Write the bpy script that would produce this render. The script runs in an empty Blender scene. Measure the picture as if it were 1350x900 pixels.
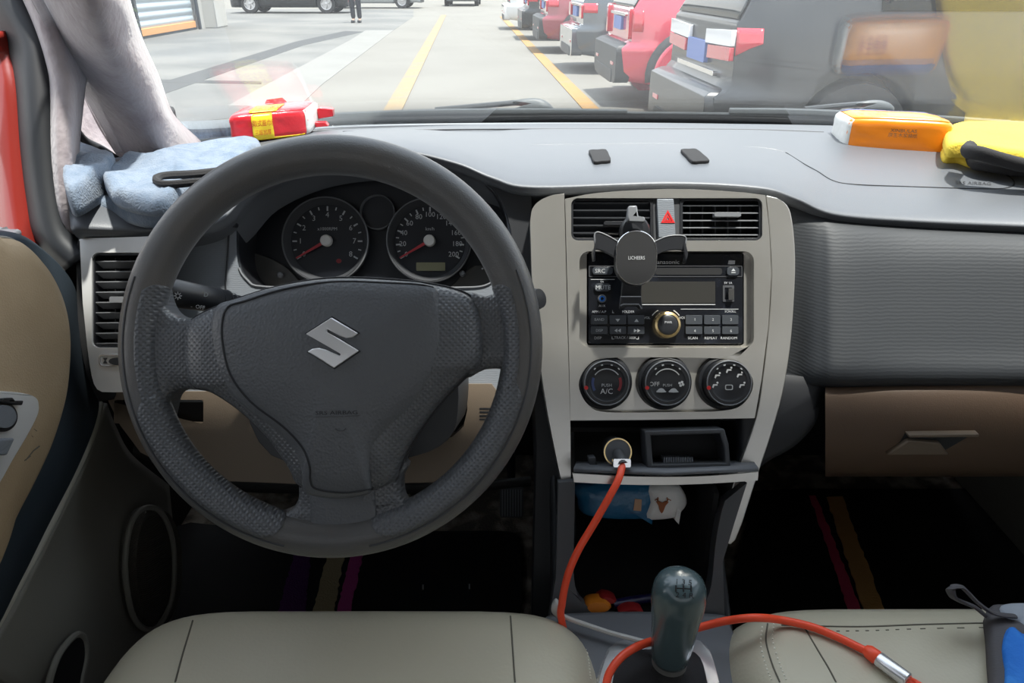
import bpy, bmesh, math, random
from mathutils import Vector, Matrix, noise
from mathutils.geometry import tessellate_polygon
from mathutils.bvhtree import BVHTree
random.seed(4)
sc = bpy.context.scene
COL = sc.collection
PI = math.pi
FP = 975.0
PITCH = math.radians(26.2)
CAM = Vector((0, 0, 1.30))
FW = Vector((0, math.cos(PITCH), -math.sin(PITCH)))
UP = Vector((0, math.sin(PITCH), math.cos(PITCH)))
RT = Vector((1, 0, 0))

# ---------------------------------------------------------------- mapping
def ray(px, py): return FW + RT*((px-675)/FP) + UP*((450-py)/FP)
def W(px, py, t, d=0.0): return CAM + ray(px, py)*t - FW*d
def DZ(px, py, z):
    r = ray(px, py); return CAM + r*((z-CAM.z)/r.z)
def DX(px, py, x):
    r = ray(px, py); return CAM + r*(x/r.x)
def DY(px, py, y):
    r = ray(px, py); return CAM + r*(y/r.y)
def PF(t): return lambda x, y, d=0.0: W(x, y, t, d)

# ---------------------------------------------------------------- materials
MATS = {}
def mat(name, col, rough=0.5, metal=0.0, bump=None, spec=0.5, vary=None, coat=0.0, emit=None, sheen=0.0):
    """bump=(kind, scale, strength)  vary=(colour2, scale, lo, hi)"""
    m = bpy.data.materials.new(name); m.use_nodes = True
    nt = m.node_tree; N = nt.nodes; L = nt.links
    b = N['Principled BSDF']
    b.inputs['Base Color'].default_value = (*col, 1)
    b.inputs['Roughness'].default_value = rough
    b.inputs['Metallic'].default_value = metal
    b.inputs['Specular IOR Level'].default_value = spec
    b.inputs['Coat Weight'].default_value = coat
    b.inputs['Sheen Weight'].default_value = sheen
    if emit:
        b.inputs['Emission Color'].default_value = (*emit[0], 1); b.inputs['Emission Strength'].default_value = emit[1]
    tc = N.new('ShaderNodeTexCoord')
    if vary:
        n = N.new('ShaderNodeTexNoise'); n.inputs['Scale'].default_value = vary[1]; n.inputs['Detail'].default_value = 5
        L.new(tc.outputs['Object'], n.inputs['Vector'])
        r = N.new('ShaderNodeValToRGB'); r.color_ramp.elements[0].position = vary[2]; r.color_ramp.elements[1].position = vary[3]
        r.color_ramp.elements[0].color = (*col, 1); r.color_ramp.elements[1].color = (*vary[0], 1)
        L.new(n.outputs['Fac'], r.inputs['Fac']); L.new(r.outputs['Color'], b.inputs['Base Color'])
    if bump:
        kind, scale, st = bump
        bp = N.new('ShaderNodeBump'); bp.inputs['Strength'].default_value = st; bp.inputs['Distance'].default_value = 0.001
        if kind == 'noise':
            x = N.new('ShaderNodeTexNoise'); x.inputs['Scale'].default_value = scale; x.inputs['Detail'].default_value = 4
            L.new(tc.outputs['Object'], x.inputs['Vector']); o = x.outputs['Fac']
        elif kind == 'voronoi':
            x = N.new('ShaderNodeTexVoronoi'); x.inputs['Scale'].default_value = scale
            L.new(tc.outputs['Object'], x.inputs['Vector']); o = x.outputs['Distance']
        elif kind == 'dots':       # a regular lattice of round dimples on the x / up plane
            rot = N.new('ShaderNodeMapping'); rot.inputs['Rotation'].default_value = (PITCH, 0, 0)
            mp = N.new('ShaderNodeMapping'); mp.inputs['Scale'].default_value = (scale, 0, scale); mp.inputs['Rotation'].default_value = (0, math.radians(45), 0)
            x = N.new('ShaderNodeTexVoronoi'); x.inputs['Randomness'].default_value = 0.0; x.inputs['Scale'].default_value = 1
            L.new(tc.outputs['Object'], rot.inputs['Vector'])
            L.new(rot.outputs['Vector'], mp.inputs['Vector']); L.new(mp.outputs['Vector'], x.inputs['Vector'])
            mr = N.new('ShaderNodeMapRange'); mr.inputs['From Min'].default_value = 0.15; mr.inputs['From Max'].default_value = 0.42
            L.new(x.outputs['Distance'], mr.inputs['Value']); o = mr.outputs['Result']
        elif kind == 'lines':
            x = N.new('ShaderNodeTexWave'); x.wave_type = 'BANDS'; x.bands_direction = 'Z'; x.inputs['Scale'].default_value = scale
            x.inputs['Distortion'].default_value = 3.0; x.inputs['Detail'].default_value = 3; x.inputs['Detail Scale'].default_value = 1.5
            L.new(tc.outputs['Object'], x.inputs['Vector']); o = x.outputs['Fac']
        L.new(o, bp.inputs['Height']); L.new(bp.outputs['Normal'], b.inputs['Normal'])
    MATS[name] = m
    return m

mat('dash_grey', (0.112, 0.119, 0.131), 0.40, bump=('noise', 900, 0.25), spec=0.5)
mat('dash_face', (0.030, 0.033, 0.037), 0.55, bump=('lines', 90, 0.10), spec=0.35)
mat('dash_panel', (0.17, 0.185, 0.205), 0.5, bump=('lines', 160, 0.15))
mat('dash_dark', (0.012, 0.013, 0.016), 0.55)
mat('black_gloss', (0.008, 0.009, 0.012), 0.22, vary=((0.03, 0.035, 0.05), 30, .55, .9))
mat('black_satin', (0.014, 0.015, 0.018), 0.38)
mat('black_matt', (0.010, 0.010, 0.011), 0.8)
mat('cluster_black', (0.006, 0.008, 0.013), 0.45)
mat('cluster_lower', (0.06, 0.058, 0.055), 0.35, vary=((0.10, 0.09, 0.08), 40, .5, .75))
mat('silver', (0.60, 0.585, 0.55), 0.30, metal=0.8, vary=((0.47, 0.45, 0.41), 6, .3, .7))
mat('silver_bright', (0.75, 0.75, 0.76), 0.25, metal=0.7)
mat('emblem_silver', (0.85, 0.85, 0.86), 0.32, metal=0.75)
mat('silver_panel', (0.74, 0.74, 0.73), 0.35, metal=0.35)
mat('chrome', (0.85, 0.85, 0.86), 0.16, metal=1.0)
mat('gold', (0.80, 0.60, 0.30), 0.25, metal=0.9)
mat('wheel_leather', (0.11, 0.116, 0.125), 0.40, bump=('voronoi', 420, 0.35))
mat('wheel_rim', (0.108, 0.107, 0.106), 0.36, bump=('noise', 700, 0.30), vary=((0.12, 0.11, 0.10), 14, .45, .7))
mat('wheel_dots', (0.112, 0.117, 0.125), 0.32, bump=('dots', 270, .55))
mat('shroud', (0.05, 0.052, 0.057), 0.5)
mat('beige_plastic', (0.155, 0.118, 0.084), 0.55, bump=('noise', 800, 0.2))
mat('brown_plastic', (0.105, 0.066, 0.042), 0.55, bump=('noise', 800, 0.2))
mat('beige_vinyl', (0.42, 0.31, 0.19), 0.55, bump=('voronoi', 520, 0.25), vary=((0.36, 0.26, 0.155), 11, .4, .75))
mat('door_blue', (0.030, 0.042, 0.055), 0.55, bump=('noise', 700, 0.2))
mat('door_grey', (0.28, 0.27, 0.235), 0.55, bump=('noise', 500, 0.2))
mat('speaker_grille', (0.10, 0.09, 0.075), 0.6, bump=('dots', 420, 1.0))
mat('seat_leather', (0.54, 0.495, 0.375), 0.42, bump=('voronoi', 260, 0.18), vary=((0.49, 0.45, 0.34), 5, .35, .7))
mat('door_edge', (0.50, 0.48, 0.41), 0.5)
mat('frame_grey', (0.07, 0.073, 0.08), 0.5)
mat('thread', (0.8, 0.77, 0.66), 0.8)
mat('seam', (0.12, 0.11, 0.085), 0.8)
mat('mauve_fabric', (0.36, 0.315, 0.32), 0.92, bump=('noise', 120, 1.6), vary=((0.25, 0.205, 0.215), 26, .45, .75), sheen=0.3)
mat('rubber', (0.013, 0.015, 0.018), 0.6)
mat('car_red', (0.20, 0.020, 0.014), 0.25, coat=0.3)
mat('towel_blue', (0.21, 0.255, 0.32), 0.95, bump=('noise', 420, 1.6), vary=((0.14, 0.19, 0.26), 60, .4, .7), sheen=0.2)
mat('cloth_black', (0.02, 0.019, 0.02), 0.85, bump=('noise', 600, .5))
mat('cloth_yellow', (0.85, 0.62, 0.07), 0.9, bump=('noise', 420, 1.0))
mat('tissue_red', (0.62, 0.018, 0.03), 0.28, coat=0.4, bump=('noise', 60, 1.5))
mat('tissue_yellow', (0.90, 0.66, 0.03), 0.35)
mat('tissue_white', (0.80, 0.80, 0.77), 0.5, bump=('noise', 90, 1.0))
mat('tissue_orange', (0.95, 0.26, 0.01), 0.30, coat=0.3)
mat('tissue_orange_sunlit', (0.97, 0.36, 0.02), 0.30, coat=0.3)  # lighter orange paints the sun glare into the pack top
mat('tissue_blue', (0.02, 0.13, 0.26), 0.25, bump=('noise', 90, 1.5))
mat('print_red', (0.55, 0.05, 0.02), 0.5)
mat('print_brown', (0.30, 0.08, 0.01), 0.5)
mat('print_tan', (0.55, 0.33, 0.2), 0.6)
mat('white_mark', (0.62, 0.62, 0.62), 0.5)
mat('grey_mark', (0.48, 0.49, 0.50), 0.5)
mat('red_mark', (0.60, 0.02, 0.02), 0.4)
mat('red_dim', (0.20, 0.015, 0.02), 0.4)
mat('blue_mark', (0.04, 0.06, 0.16), 0.4)
mat('needle_red', (0.38, 0.03, 0.04), 0.4)
mat('hub_white', (0.62, 0.61, 0.58), 0.4)
mat('lcd_dark', (0.035, 0.034, 0.031), 0.25)
mat('lcd_green', (0.20, 0.195, 0.12), 0.3)
mat('cable_red', (1.0, 0.095, 0.035), 0.42)
mat('cable_white', (0.50, 0.49, 0.46), 0.5)
mat('carpet', (0.14, 0.12, 0.095), 0.95, bump=('noise', 220, 2.0), vary=((0.40, 0.35, 0.28), 26, .45, .62))
mat('mat_black', (0.008, 0.008, 0.009), 0.75, bump=('noise', 300, .6))
mat('mat_smooth', (0.010, 0.010, 0.011), 0.6)
mat('stripe_purple', (0.10, 0.02, 0.13), 0.95, bump=('noise', 300, 1.5))
mat('stripe_beige', (0.50, 0.41, 0.24), 0.95, bump=('noise', 300, 1.5))
mat('stripe_magenta', (0.55, 0.08, 0.30), 0.95, bump=('noise', 300, 1.5))
mat('stripe_tan', (0.80, 0.45, 0.17), 0.95, bump=('noise', 300, 1.5))
mat('stripe_rose', (0.85, 0.09, 0.22), 0.95, bump=('noise', 300, 1.5))
mat('console_grey', (0.115, 0.12, 0.13), 0.5, bump=('noise', 800, .2))
mat('knob_green', (0.07, 0.105, 0.112), 0.24, coat=0.5)
mat('headliner', (0.45, 0.44, 0.42), 0.9)
mat('concrete', (0.168, 0.160, 0.140), 0.85, bump=('noise', 30, .4), vary=((0.148, 0.140, 0.122), .55, .38, .68))
mat('concrete_grey', (0.105, 0.105, 0.10), 0.85, vary=((0.15, 0.147, 0.136), .5, .4, .65))
mat('concrete_light', (0.185, 0.182, 0.168), 0.85, vary=((0.165, 0.162, 0.15), .8, .4, .7))
mat('asphalt_dark', (0.05, 0.052, 0.053), 0.9)
mat('line_orange', (0.30, 0.17, 0.055), 0.8, vary=((0.21, 0.16, 0.10), 2.5, .5, .75))
mat('line_pale', (0.25, 0.18, 0.095), 0.8, vary=((0.19, 0.16, 0.12), 2.5, .45, .7))
mat('shutter', (0.42, 0.48, 0.52), 0.4, metal=.3)
mat('shutter_orange', (0.62, 0.30, 0.11), 0.6)
mat('building', (0.42, 0.41, 0.38), 0.85)
mat('pale_wall', (0.55, 0.58, 0.60), 0.85)
mat('leaf', (0.06, 0.09, 0.04), 0.7)
mat('tyre', (0.012, 0.012, 0.013), 0.75)
mat('alloy', (0.5, 0.5, 0.51), 0.3, metal=.8)
mat('car_black', (0.012, 0.013, 0.015), 0.35, coat=0.25)
mat('car_grey', (0.055, 0.065, 0.075), 0.2, coat=1.0)
mat('car_maroon', (0.24, 0.035, 0.05), 0.2, coat=1.0)
mat('car_silver', (0.34, 0.37, 0.40), 0.25, metal=.3, coat=1.0)
mat('car_white', (0.62, 0.63, 0.63), 0.25, coat=1.0)
mat('car_pink', (0.50, 0.045, 0.075), 0.2, coat=1.0)
mat('cladding', (0.03, 0.032, 0.034), 0.55)
mat('glass_dark', (0.01, 0.013, 0.015), 0.06)
mat('lamp_red', (0.48, 0.02, 0.04), 0.15, coat=1.0)
mat('lamp_white', (0.70, 0.70, 0.72), 0.12, coat=1.0)
mat('plate_blue', (0.10, 0.16, 0.40), 0.4)
mat('wiper_grey', (0.075, 0.083, 0.086), 0.5)
mat('wiper_dark', (0.03, 0.033, 0.036), 0.5)
mat('cowl', (0.17, 0.185, 0.19), 0.6)
mat('trousers', (0.02, 0.022, 0.03), 0.9)
mat('jacket', (0.05, 0.055, 0.07), 0.9)
mat('skin', (0.45, 0.28, 0.2), 0.6)
mat('hair', (0.01, 0.009, 0.008), 0.7)
mat('bag_grey', (0.085, 0.08, 0.085), 0.8, bump=('noise', 500, .4))
mat('bag_blue', (0.015, 0.17, 0.62), 0.8, bump=('noise', 120, 2.0), vary=((0.05, 0.28, 0.75), 40, .5, .8))
mat('bag_light', (0.30, 0.33, 0.37), 0.8, bump=('noise', 500, .4))
mat('toy_orange', (0.55, 0.17, 0.01), 0.5)
mat('toy_red', (0.25, 0.01, 0.01), 0.5)
mat('pen_blue', (0.012, 0.010, 0.06), 0.3)

def glass_mat(key='glass', tint=(0.97, 0.985, 0.98, 1)):
    m = bpy.data.materials.new('window_glass'); m.use_nodes = True
    nt = m.node_tree; N = nt.nodes; L = nt.links; N.clear()
    out = N.new('ShaderNodeOutputMaterial'); mix = N.new('ShaderNodeMixShader')
    tr = N.new('ShaderNodeBsdfTransparent'); tr.inputs[0].default_value = tint
    gl = N.new('ShaderNodeBsdfGlossy'); gl.inputs['Roughness'].default_value = 0.0
    geo = N.new('ShaderNodeNewGeometry')
    dot = N.new('ShaderNodeVectorMath'); dot.operation = 'DOT_PRODUCT'
    L.new(geo.outputs['Normal'], dot.inputs[0]); L.new(geo.outputs['Incoming'], dot.inputs[1])
    ab = N.new('ShaderNodeMath'); ab.operation = 'ABSOLUTE'; L.new(dot.outputs['Value'], ab.inputs[0])
    s = N.new('ShaderNodeMath'); s.operation = 'SUBTRACT'; s.inputs[0].default_value = 1.0; L.new(ab.outputs[0], s.inputs[1])
    p = N.new('ShaderNodeMath'); p.operation = 'POWER'; p.inputs[1].default_value = 5.0; L.new(s.outputs[0], p.inputs[0])
    ma = N.new('ShaderNodeMath'); ma.operation = 'MULTIPLY_ADD'; ma.inputs[1].default_value = 0.95; ma.inputs[2].default_value = 0.05
    L.new(p.outputs[0], ma.inputs[0])
    L.new(ma.outputs[0], mix.inputs[0]); L.new(tr.outputs[0], mix.inputs[1]); L.new(gl.outputs[0], mix.inputs[2])
    # thin film of road dust that scatters some light
    df = N.new('ShaderNodeBsdfDiffuse'); df.inputs[0].default_value = (.75, .76, .76, 1); tl = N.new('ShaderNodeBsdfTranslucent'); tl.inputs[0].default_value = (.75, .76, .76, 1)
    m2 = N.new('ShaderNodeMixShader'); m2.inputs[0].default_value = .6; L.new(df.outputs[0], m2.inputs[1]); L.new(tl.outputs[0], m2.inputs[2])
    nz = N.new('ShaderNodeTexNoise'); nz.inputs['Scale'].default_value = 3; nz.inputs['Detail'].default_value = 8; tcg = N.new('ShaderNodeTexCoord'); L.new(tcg.outputs['Object'], nz.inputs['Vector'])
    mr = N.new('ShaderNodeMapRange'); mr.inputs['From Min'].default_value = .3; mr.inputs['From Max'].default_value = .7; mr.inputs['To Min'].default_value = .012; mr.inputs['To Max'].default_value = .030; L.new(nz.outputs['Fac'], mr.inputs['Value'])
    m3 = N.new('ShaderNodeMixShader'); L.new(mr.outputs[0], m3.inputs[0]); L.new(mix.outputs[0], m3.inputs[1]); L.new(m2.outputs[0], m3.inputs[2])
    L.new(m3.outputs[0], out.inputs[0]); MATS[key] = m
glass_mat()
glass_mat('dimming_glass', (0.58, 0.585, 0.59, 1))  # tint added to cut the skylight entering by side and rear windows

# ---------------------------------------------------------------- mesh building
def wpos(o):
    p = Vector(o.location)
    while o.parent: o = o.parent; p += Vector(o.location)
    return p
def tag(o, label=None, cat=None, group=None, kind=None):
    if label: o['label'] = label
    if cat: o['category'] = cat
    if group: o['group'] = group
    if kind: o['kind'] = kind
    return o
def empty(name, loc, label=None, cat=None, group=None, kind=None):
    o = bpy.data.objects.new(name, None); COL.objects.link(o); o.location = loc; o.empty_display_size = 0.02
    return tag(o, label, cat, group, kind)

class MB:
    def __init__(s): s.v = []; s.f = []
    def add(s, vs, fs):
        n = len(s.v); s.v += [Vector(v) for v in vs]; s.f += [tuple(i+n for i in f) for f in fs]; return s
    def prism(s, loops, m, d0, d1):
        """loops: outer + holes in pixel coordinates on the mapping m; from depth d0 (back) to d1 (front)"""
        if not isinstance(loops[0][0], (tuple, list)): loops = [loops]
        tri = tessellate_polygon([[Vector((p[0], p[1], 0)) for p in l] for l in loops])
        flat = [p for l in loops for p in l]; n = len(flat)
        fr = [m(p[0], p[1], d1) for p in flat]; bk = [m(p[0], p[1], d0) for p in flat]
        fs = []
        for a, b, c in tri: fs += [(a, b, c), (c+n, b+n, a+n)]
        k = 0
        for l in loops:
            q = len(l)
            for i in range(q): j = (i+1) % q; fs.append((k+i, k+j, k+j+n, k+i+n))
            k += q
        return s.add(fr+bk, fs)
    def dome(s, poly, c, m, prof, close=True):
        """prof: list of (scale, depth) from the outside in"""
        n = len(poly); vs = []; fs = []
        for sc_, d in prof:
            for p in poly: vs.append(m(c[0]+(p[0]-c[0])*sc_, c[1]+(p[1]-c[1])*sc_, d))
        for k in range(len(prof)-1):
            for i in range(n):
                j = (i+1) % n; fs.append((k*n+i, k*n+j, (k+1)*n+j, (k+1)*n+i))
        vs.append(m(c[0], c[1], prof[-1][1])); e = len(vs)-1; b = (len(prof)-1)*n
        for i in range(n): fs.append((b+i, b+(i+1) % n, e))
        if close: fs.append(tuple(range(n))[::-1])
        return s.add(vs, fs)
    def grid(s, rows, wrap=False, thick=None):
        n = len(rows[0]); vs = [p for r in rows for p in r]; fs = []
        for i in range(len(rows)-1):
            for j in range(n if wrap else n-1):
                k = (j+1) % n; fs.append((i*n+j, i*n+k, (i+1)*n+k, (i+1)*n+j))
        return s.add(vs, fs)
    def lathe(s, o, ax, prof, seg=32, cap=True):
        """prof (radius, distance along ax)"""
        ax = Vector(ax).normalized(); a = ax.orthogonal().normalized(); b = ax.cross(a)
        rows = []
        for r, h in prof: rows.append([Vector(o)+ax*h+(a*math.cos(2*PI*i/seg)+b*math.sin(2*PI*i/seg))*max(r, 1e-5) for i in range(seg)])
        n0 = len(s.v); s.grid(rows, wrap=True)
        if cap:
            s.f.append(tuple(n0+i for i in range(seg))[::-1]); m_ = n0+(len(prof)-1)*seg; s.f.append(tuple(m_+i for i in range(seg)))
        return s
    def tube(s, pts, r, seg=10, closed=False, flat=1.0, n_=None):
        pts = [Vector(p) for p in pts]; N = len(pts); rows = []; prev = None
        for i, p in enumerate(pts):
            if closed: tg = pts[(i+1) % N]-pts[i-1]
            else: tg = pts[min(i+1, N-1)]-pts[max(i-1, 0)]
            tg.normalize()
            if n_ is not None: nn = Vector(n_)
            else: nn = prev if prev is not None else tg.orthogonal()
            nn = (nn-tg*nn.dot(tg)).normalized(); prev = nn; bb = tg.cross(nn)
            rr = r[i] if isinstance(r, (list, tuple)) else r
            rows.append([p+(nn*math.cos(2*PI*k/seg)*flat+bb*math.sin(2*PI*k/seg))*rr for k in range(seg)])
        n0 = len(s.v)
        if closed: rows.append(rows[0])
        s.grid(rows, wrap=True)
        if not closed:
            s.f.append(tuple(n0+i for i in range(seg))[::-1]); m_ = n0+(N-1)*seg; s.f.append(tuple(m_+i for i in range(seg)))
        return s
    def box(s, c, sx, sy, sz, rot=None):
        vs = []
        for z in (-1, 1):
            for y in (-1, 1):
                for x in (-1, 1):
                    v = Vector((x*sx/2, y*sy/2, z*sz/2))
                    if rot is not None: v = rot @ v
                    vs.append(Vector(c)+v)
        return s.add(vs, [(0, 2, 3, 1), (4, 5, 7, 6), (0, 1, 5, 4), (2, 6, 7, 3), (0, 4, 6, 2), (1, 3, 7, 5)])
    def build(s, name, m, parent=None, bevel=0, seg=2, smooth=35, solid=0, subsurf=0, origin=None, fix=True, weld=True):
        me = bpy.data.meshes.new(name)
        if origin is None:
            if parent is not None: origin = wpos(parent)
            else:
                xs = [v.x for v in s.v]; ys = [v.y for v in s.v]; zs = [v.z for v in s.v]
                origin = Vector(((min(xs)+max(xs))/2, (min(ys)+max(ys))/2, min(zs)))
        me.from_pydata([v-origin for v in s.v], [], s.f)
        if fix:
            bm = bmesh.new(); bm.from_mesh(me)
            if weld: bmesh.ops.remove_doubles(bm, verts=bm.verts, dist=2e-6)
            bmesh.ops.recalc_face_normals(bm, faces=bm.faces); bm.to_mesh(me); bm.free()
        me.materials.append(MATS[m])
        o = bpy.data.objects.new(name, me); COL.objects.link(o)
        if parent is not None: o.parent = parent; o.location = origin-wpos(parent)
        else: o.location = origin
        if smooth:
            me.shade_smooth() if hasattr(me, 'shade_smooth') else [setattr(p, 'use_smooth', True) for p in me.polygons]
            if smooth < 180: me.set_sharp_from_angle(angle=math.radians(smooth))
        if solid:
            k = o.modifiers.new('solid', 'SOLIDIFY'); k.thickness = solid; k.offset = -1
        if bevel:
            k = o.modifiers.new('bevel', 'BEVEL'); k.width = bevel; k.segments = seg; k.limit_method = 'ANGLE'; k.angle_limit = math.radians(38)
            k.harden_normals = False
        if subsurf:
            k = o.modifiers.new('sub', 'SUBSURF'); k.levels = subsurf; k.render_levels = subsurf
        return o

def cat_rom(p, n=8, closed=False):
    N = len(p); out = []
    P = [Vector(x) if not isinstance(x, (int, float)) else x for x in p]
    rng = range(N) if closed else range(N-1)
    for i in rng:
        p1 = P[i]; p2 = P[(i+1) % N]
        p0 = P[i-1] if (closed or i > 0) else p1*2-p2
        p3 = P[(i+2) % N] if (closed or i+2 < N) else p2*2-p1
        for k in range(n):
            u = k/n
            out.append(0.5*((p1*2)+(p2-p0)*u+(p0*2-p1*5+p2*4-p3)*u*u+(p1*3-p0-p2*3+p3)*u*u*u))
    if not closed: out.append(P[-1])
    return out
def sm(poly, n=6, closed=True): return [(v[0], v[1]) for v in cat_rom([(a, b) for a, b in poly], n, closed)]
def rrect(x0, y0, x1, y1, r, n=5):
    out = []
    for cx, cy, a0 in ((x1-r, y0+r, -90), (x1-r, y1-r, 0), (x0+r, y1-r, 90), (x0+r, y0+r, 180)):
        for k in range(n+1):
            a = math.radians(a0+90*k/n); out.append((cx+r*math.cos(a), cy+r*math.sin(a)))
    return out
def circ(cx, cy, r, n=40, a0=0, a1=360, ry=None):
    full = abs(a1-a0) >= 360
    return [(cx+r*math.cos(math.radians(a0+(a1-a0)*k/(n if full else n-1))), cy-(ry or r)*math.sin(math.radians(a0+(a1-a0)*k/(n if full else n-1)))) for k in range(n)]
def patch(ctrl, nu=8, nv=6):
    """ctrl rows of world points -> dense rows"""
    rows = [cat_rom(r, nu) for r in ctrl]
    cols = [cat_rom([r[j] for r in rows], nv) for j in range(len(rows[0]))]
    return [[cols[j][i] for j in range(len(cols))] for i in range(len(cols[0]))]

def texts(items, name, m, parent, align='CENTER'):
    """items: (string, px, py, height_px, mapping, depth[, rotation_deg[, stretch]])"""
    tmp = []
    for it in items:
        cu = bpy.data.curves.new('t', 'FONT'); cu.body = it[0]; cu.size = 1.0; cu.align_x = align; cu.align_y = 'CENTER'; cu.resolution_u = 2
        o = bpy.data.objects.new('t', cu); COL.objects.link(o); tmp.append((o, it))
    bpy.context.view_layer.update(); dg = bpy.context.evaluated_depsgraph_get()
    b = MB()
    for o, it in tmp:
        me = bpy.data.meshes.new_from_object(o.evaluated_get(dg))
        s_, px, py, h, mp, d = it[:6]; rot = math.radians(it[6]) if len(it) > 6 else 0; st = it[7] if len(it) > 7 else 1
        h *= 1.42
        vs = []
        for v in me.vertices:
            x = v.co.x*h*st; y = -v.co.y*h
            X = x*math.cos(rot)-y*math.sin(rot); Y = x*math.sin(rot)+y*math.cos(rot)
            vs.append(mp(px+X, py+Y, d))
        b.add(vs, [tuple(p.vertices) for p in me.polygons])
        cu = o.data; bpy.data.objects.remove(o); bpy.data.curves.remove(cu); bpy.data.meshes.remove(me)
    return b.build(name, m, parent, smooth=0, fix=False)

def copy_tree(o, parent=None):
    c = o.copy(); COL.objects.link(c)
    if parent is not None: c.parent = parent
    for ch in list(o.children): copy_tree(ch, c)
    return c

# ================================================================ CAMERA / WORLD
cam = bpy.data.cameras.new('camera'); cam.sensor_width = 36; cam.lens = FP/1350*36; cam.clip_start = 0.02; cam.clip_end = 400
co = bpy.data.objects.new('camera', cam); COL.objects.link(co); co.location = CAM
co.rotation_euler = (PI/2-PITCH, 0, 0); sc.camera = co
sc.view_settings.view_transform = 'Standard'; sc.view_settings.look = 'None'
sc.view_settings.exposure = 0.0; sc.view_settings.gamma = 1; sc.view_settings.use_curve_mapping = False
w = bpy.data.worlds.new('sky'); sc.world = w; w.use_nodes = True
bg = w.node_tree.nodes['Background']; wn = w.node_tree.nodes; wl = w.node_tree.links
tcw = wn.new('ShaderNodeTexCoord'); sep = wn.new('ShaderNodeSeparateXYZ'); rp = wn.new('ShaderNodeValToRGB')
wl.new(tcw.outputs['Generated'], sep.inputs[0]); wl.new(sep.outputs['Z'], rp.inputs['Fac']); wl.new(rp.outputs['Color'], bg.inputs['Color'])
rp.color_ramp.elements[0].position = 0.0; rp.color_ramp.elements[0].color = (1.0, 0.98, 0.95, 1)
rp.color_ramp.elements[1].position = 0.7; rp.color_ramp.elements[1].color = (0.80, 0.90, 1.05, 1)
bg.inputs['Strength'].default_value = 2.5
sl = bpy.data.lights.new('sun', 'SUN'); sl.energy = 9.5; sl.angle = math.radians(3); sl.color = (1.0, 0.96, 0.90)
so = bpy.data.objects.new('sun', sl); COL.objects.link(so)
so.rotation_euler = Vector((-0.20, 0.10, -0.95)).to_track_quat('-Z', 'Y').to_euler(); so.location = (3, 0, 8)

# ================================================================ OUTSIDE
g = MB().box((0, 60, -0.15), 160, 180, 0.3).build('ground', 'concrete', None, smooth=0)
tag(g, 'pale concrete car park ground', 'ground', kind='structure')
def gslab(name, pts, m, z, th=0.004, label=None):
    b = MB(); b.prism([(p[0], p[1]) for p in pts], lambda x, y, d: Vector((x, y, d)), z-th, z)
    return tag(b.build(name, m, None, smooth=0), label, 'paving', kind='structure')
def gp(px, py): v = DZ(px, py, 0); return (v.x, v.y)
# road direction
RD = Vector((-0.056, 1, 0)).normalized(); RN = Vector((1, 0.056, 0)).normalized()
gslab('paving_grey', [gp(-300, 220), gp(360, 150), gp(545, 22), gp(545, 12), gp(-600, 12)], 'concrete_grey', 0.003, label='grey worn paving left of the driving lane')
gslab('paving_pale', [gp(482, 40), gp(519, 40), gp(424, 112), gp(395, 140), gp(300, 140), gp(340, 118), gp(462, 53)], 'concrete_light', 0.005, label='pale concrete strip left of the lane')
gslab('drain_channel', [gp(80, 150), gp(100, 165), gp(400, 60), gp(480, 42), (gp(455, 41)), gp(390, 55)], 'asphalt_dark', 0.006, label='dark drainage strip crossing the paving')
gslab('paving_joint', [gp(150, 108), gp(150, 104), gp(345, 108), gp(345, 111)], 'asphalt_dark', 0.007, label='dark joint across the paving')
def line(a, b, wd, m, name, label, ext=0):
    A = Vector((*gp(*a), 0)); B = Vector((*gp(*b), 0)); d = (B-A).normalized(); n = Vector((d.y, -d.x, 0))*wd/2; A -= d*ext
    return tag(MB().prism([(p.x, p.y) for p in (A-n, A+n, B+n, B-n)], lambda x, y, dd: Vector((x, y, dd)), 0.004, 0.010).build(name, m, None, smooth=0), label, 'road marking')
line((521, 140), (585, 20), 0.20, 'line_pale', 'lane_line', 'faded yellow line on the left edge of the driving lane', 3)
line((775, 140), (662, 22), 0.18, 'line_orange', 'lane_line', 'orange yellow line on the right edge of the lane beside the parked cars', 3)

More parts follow.
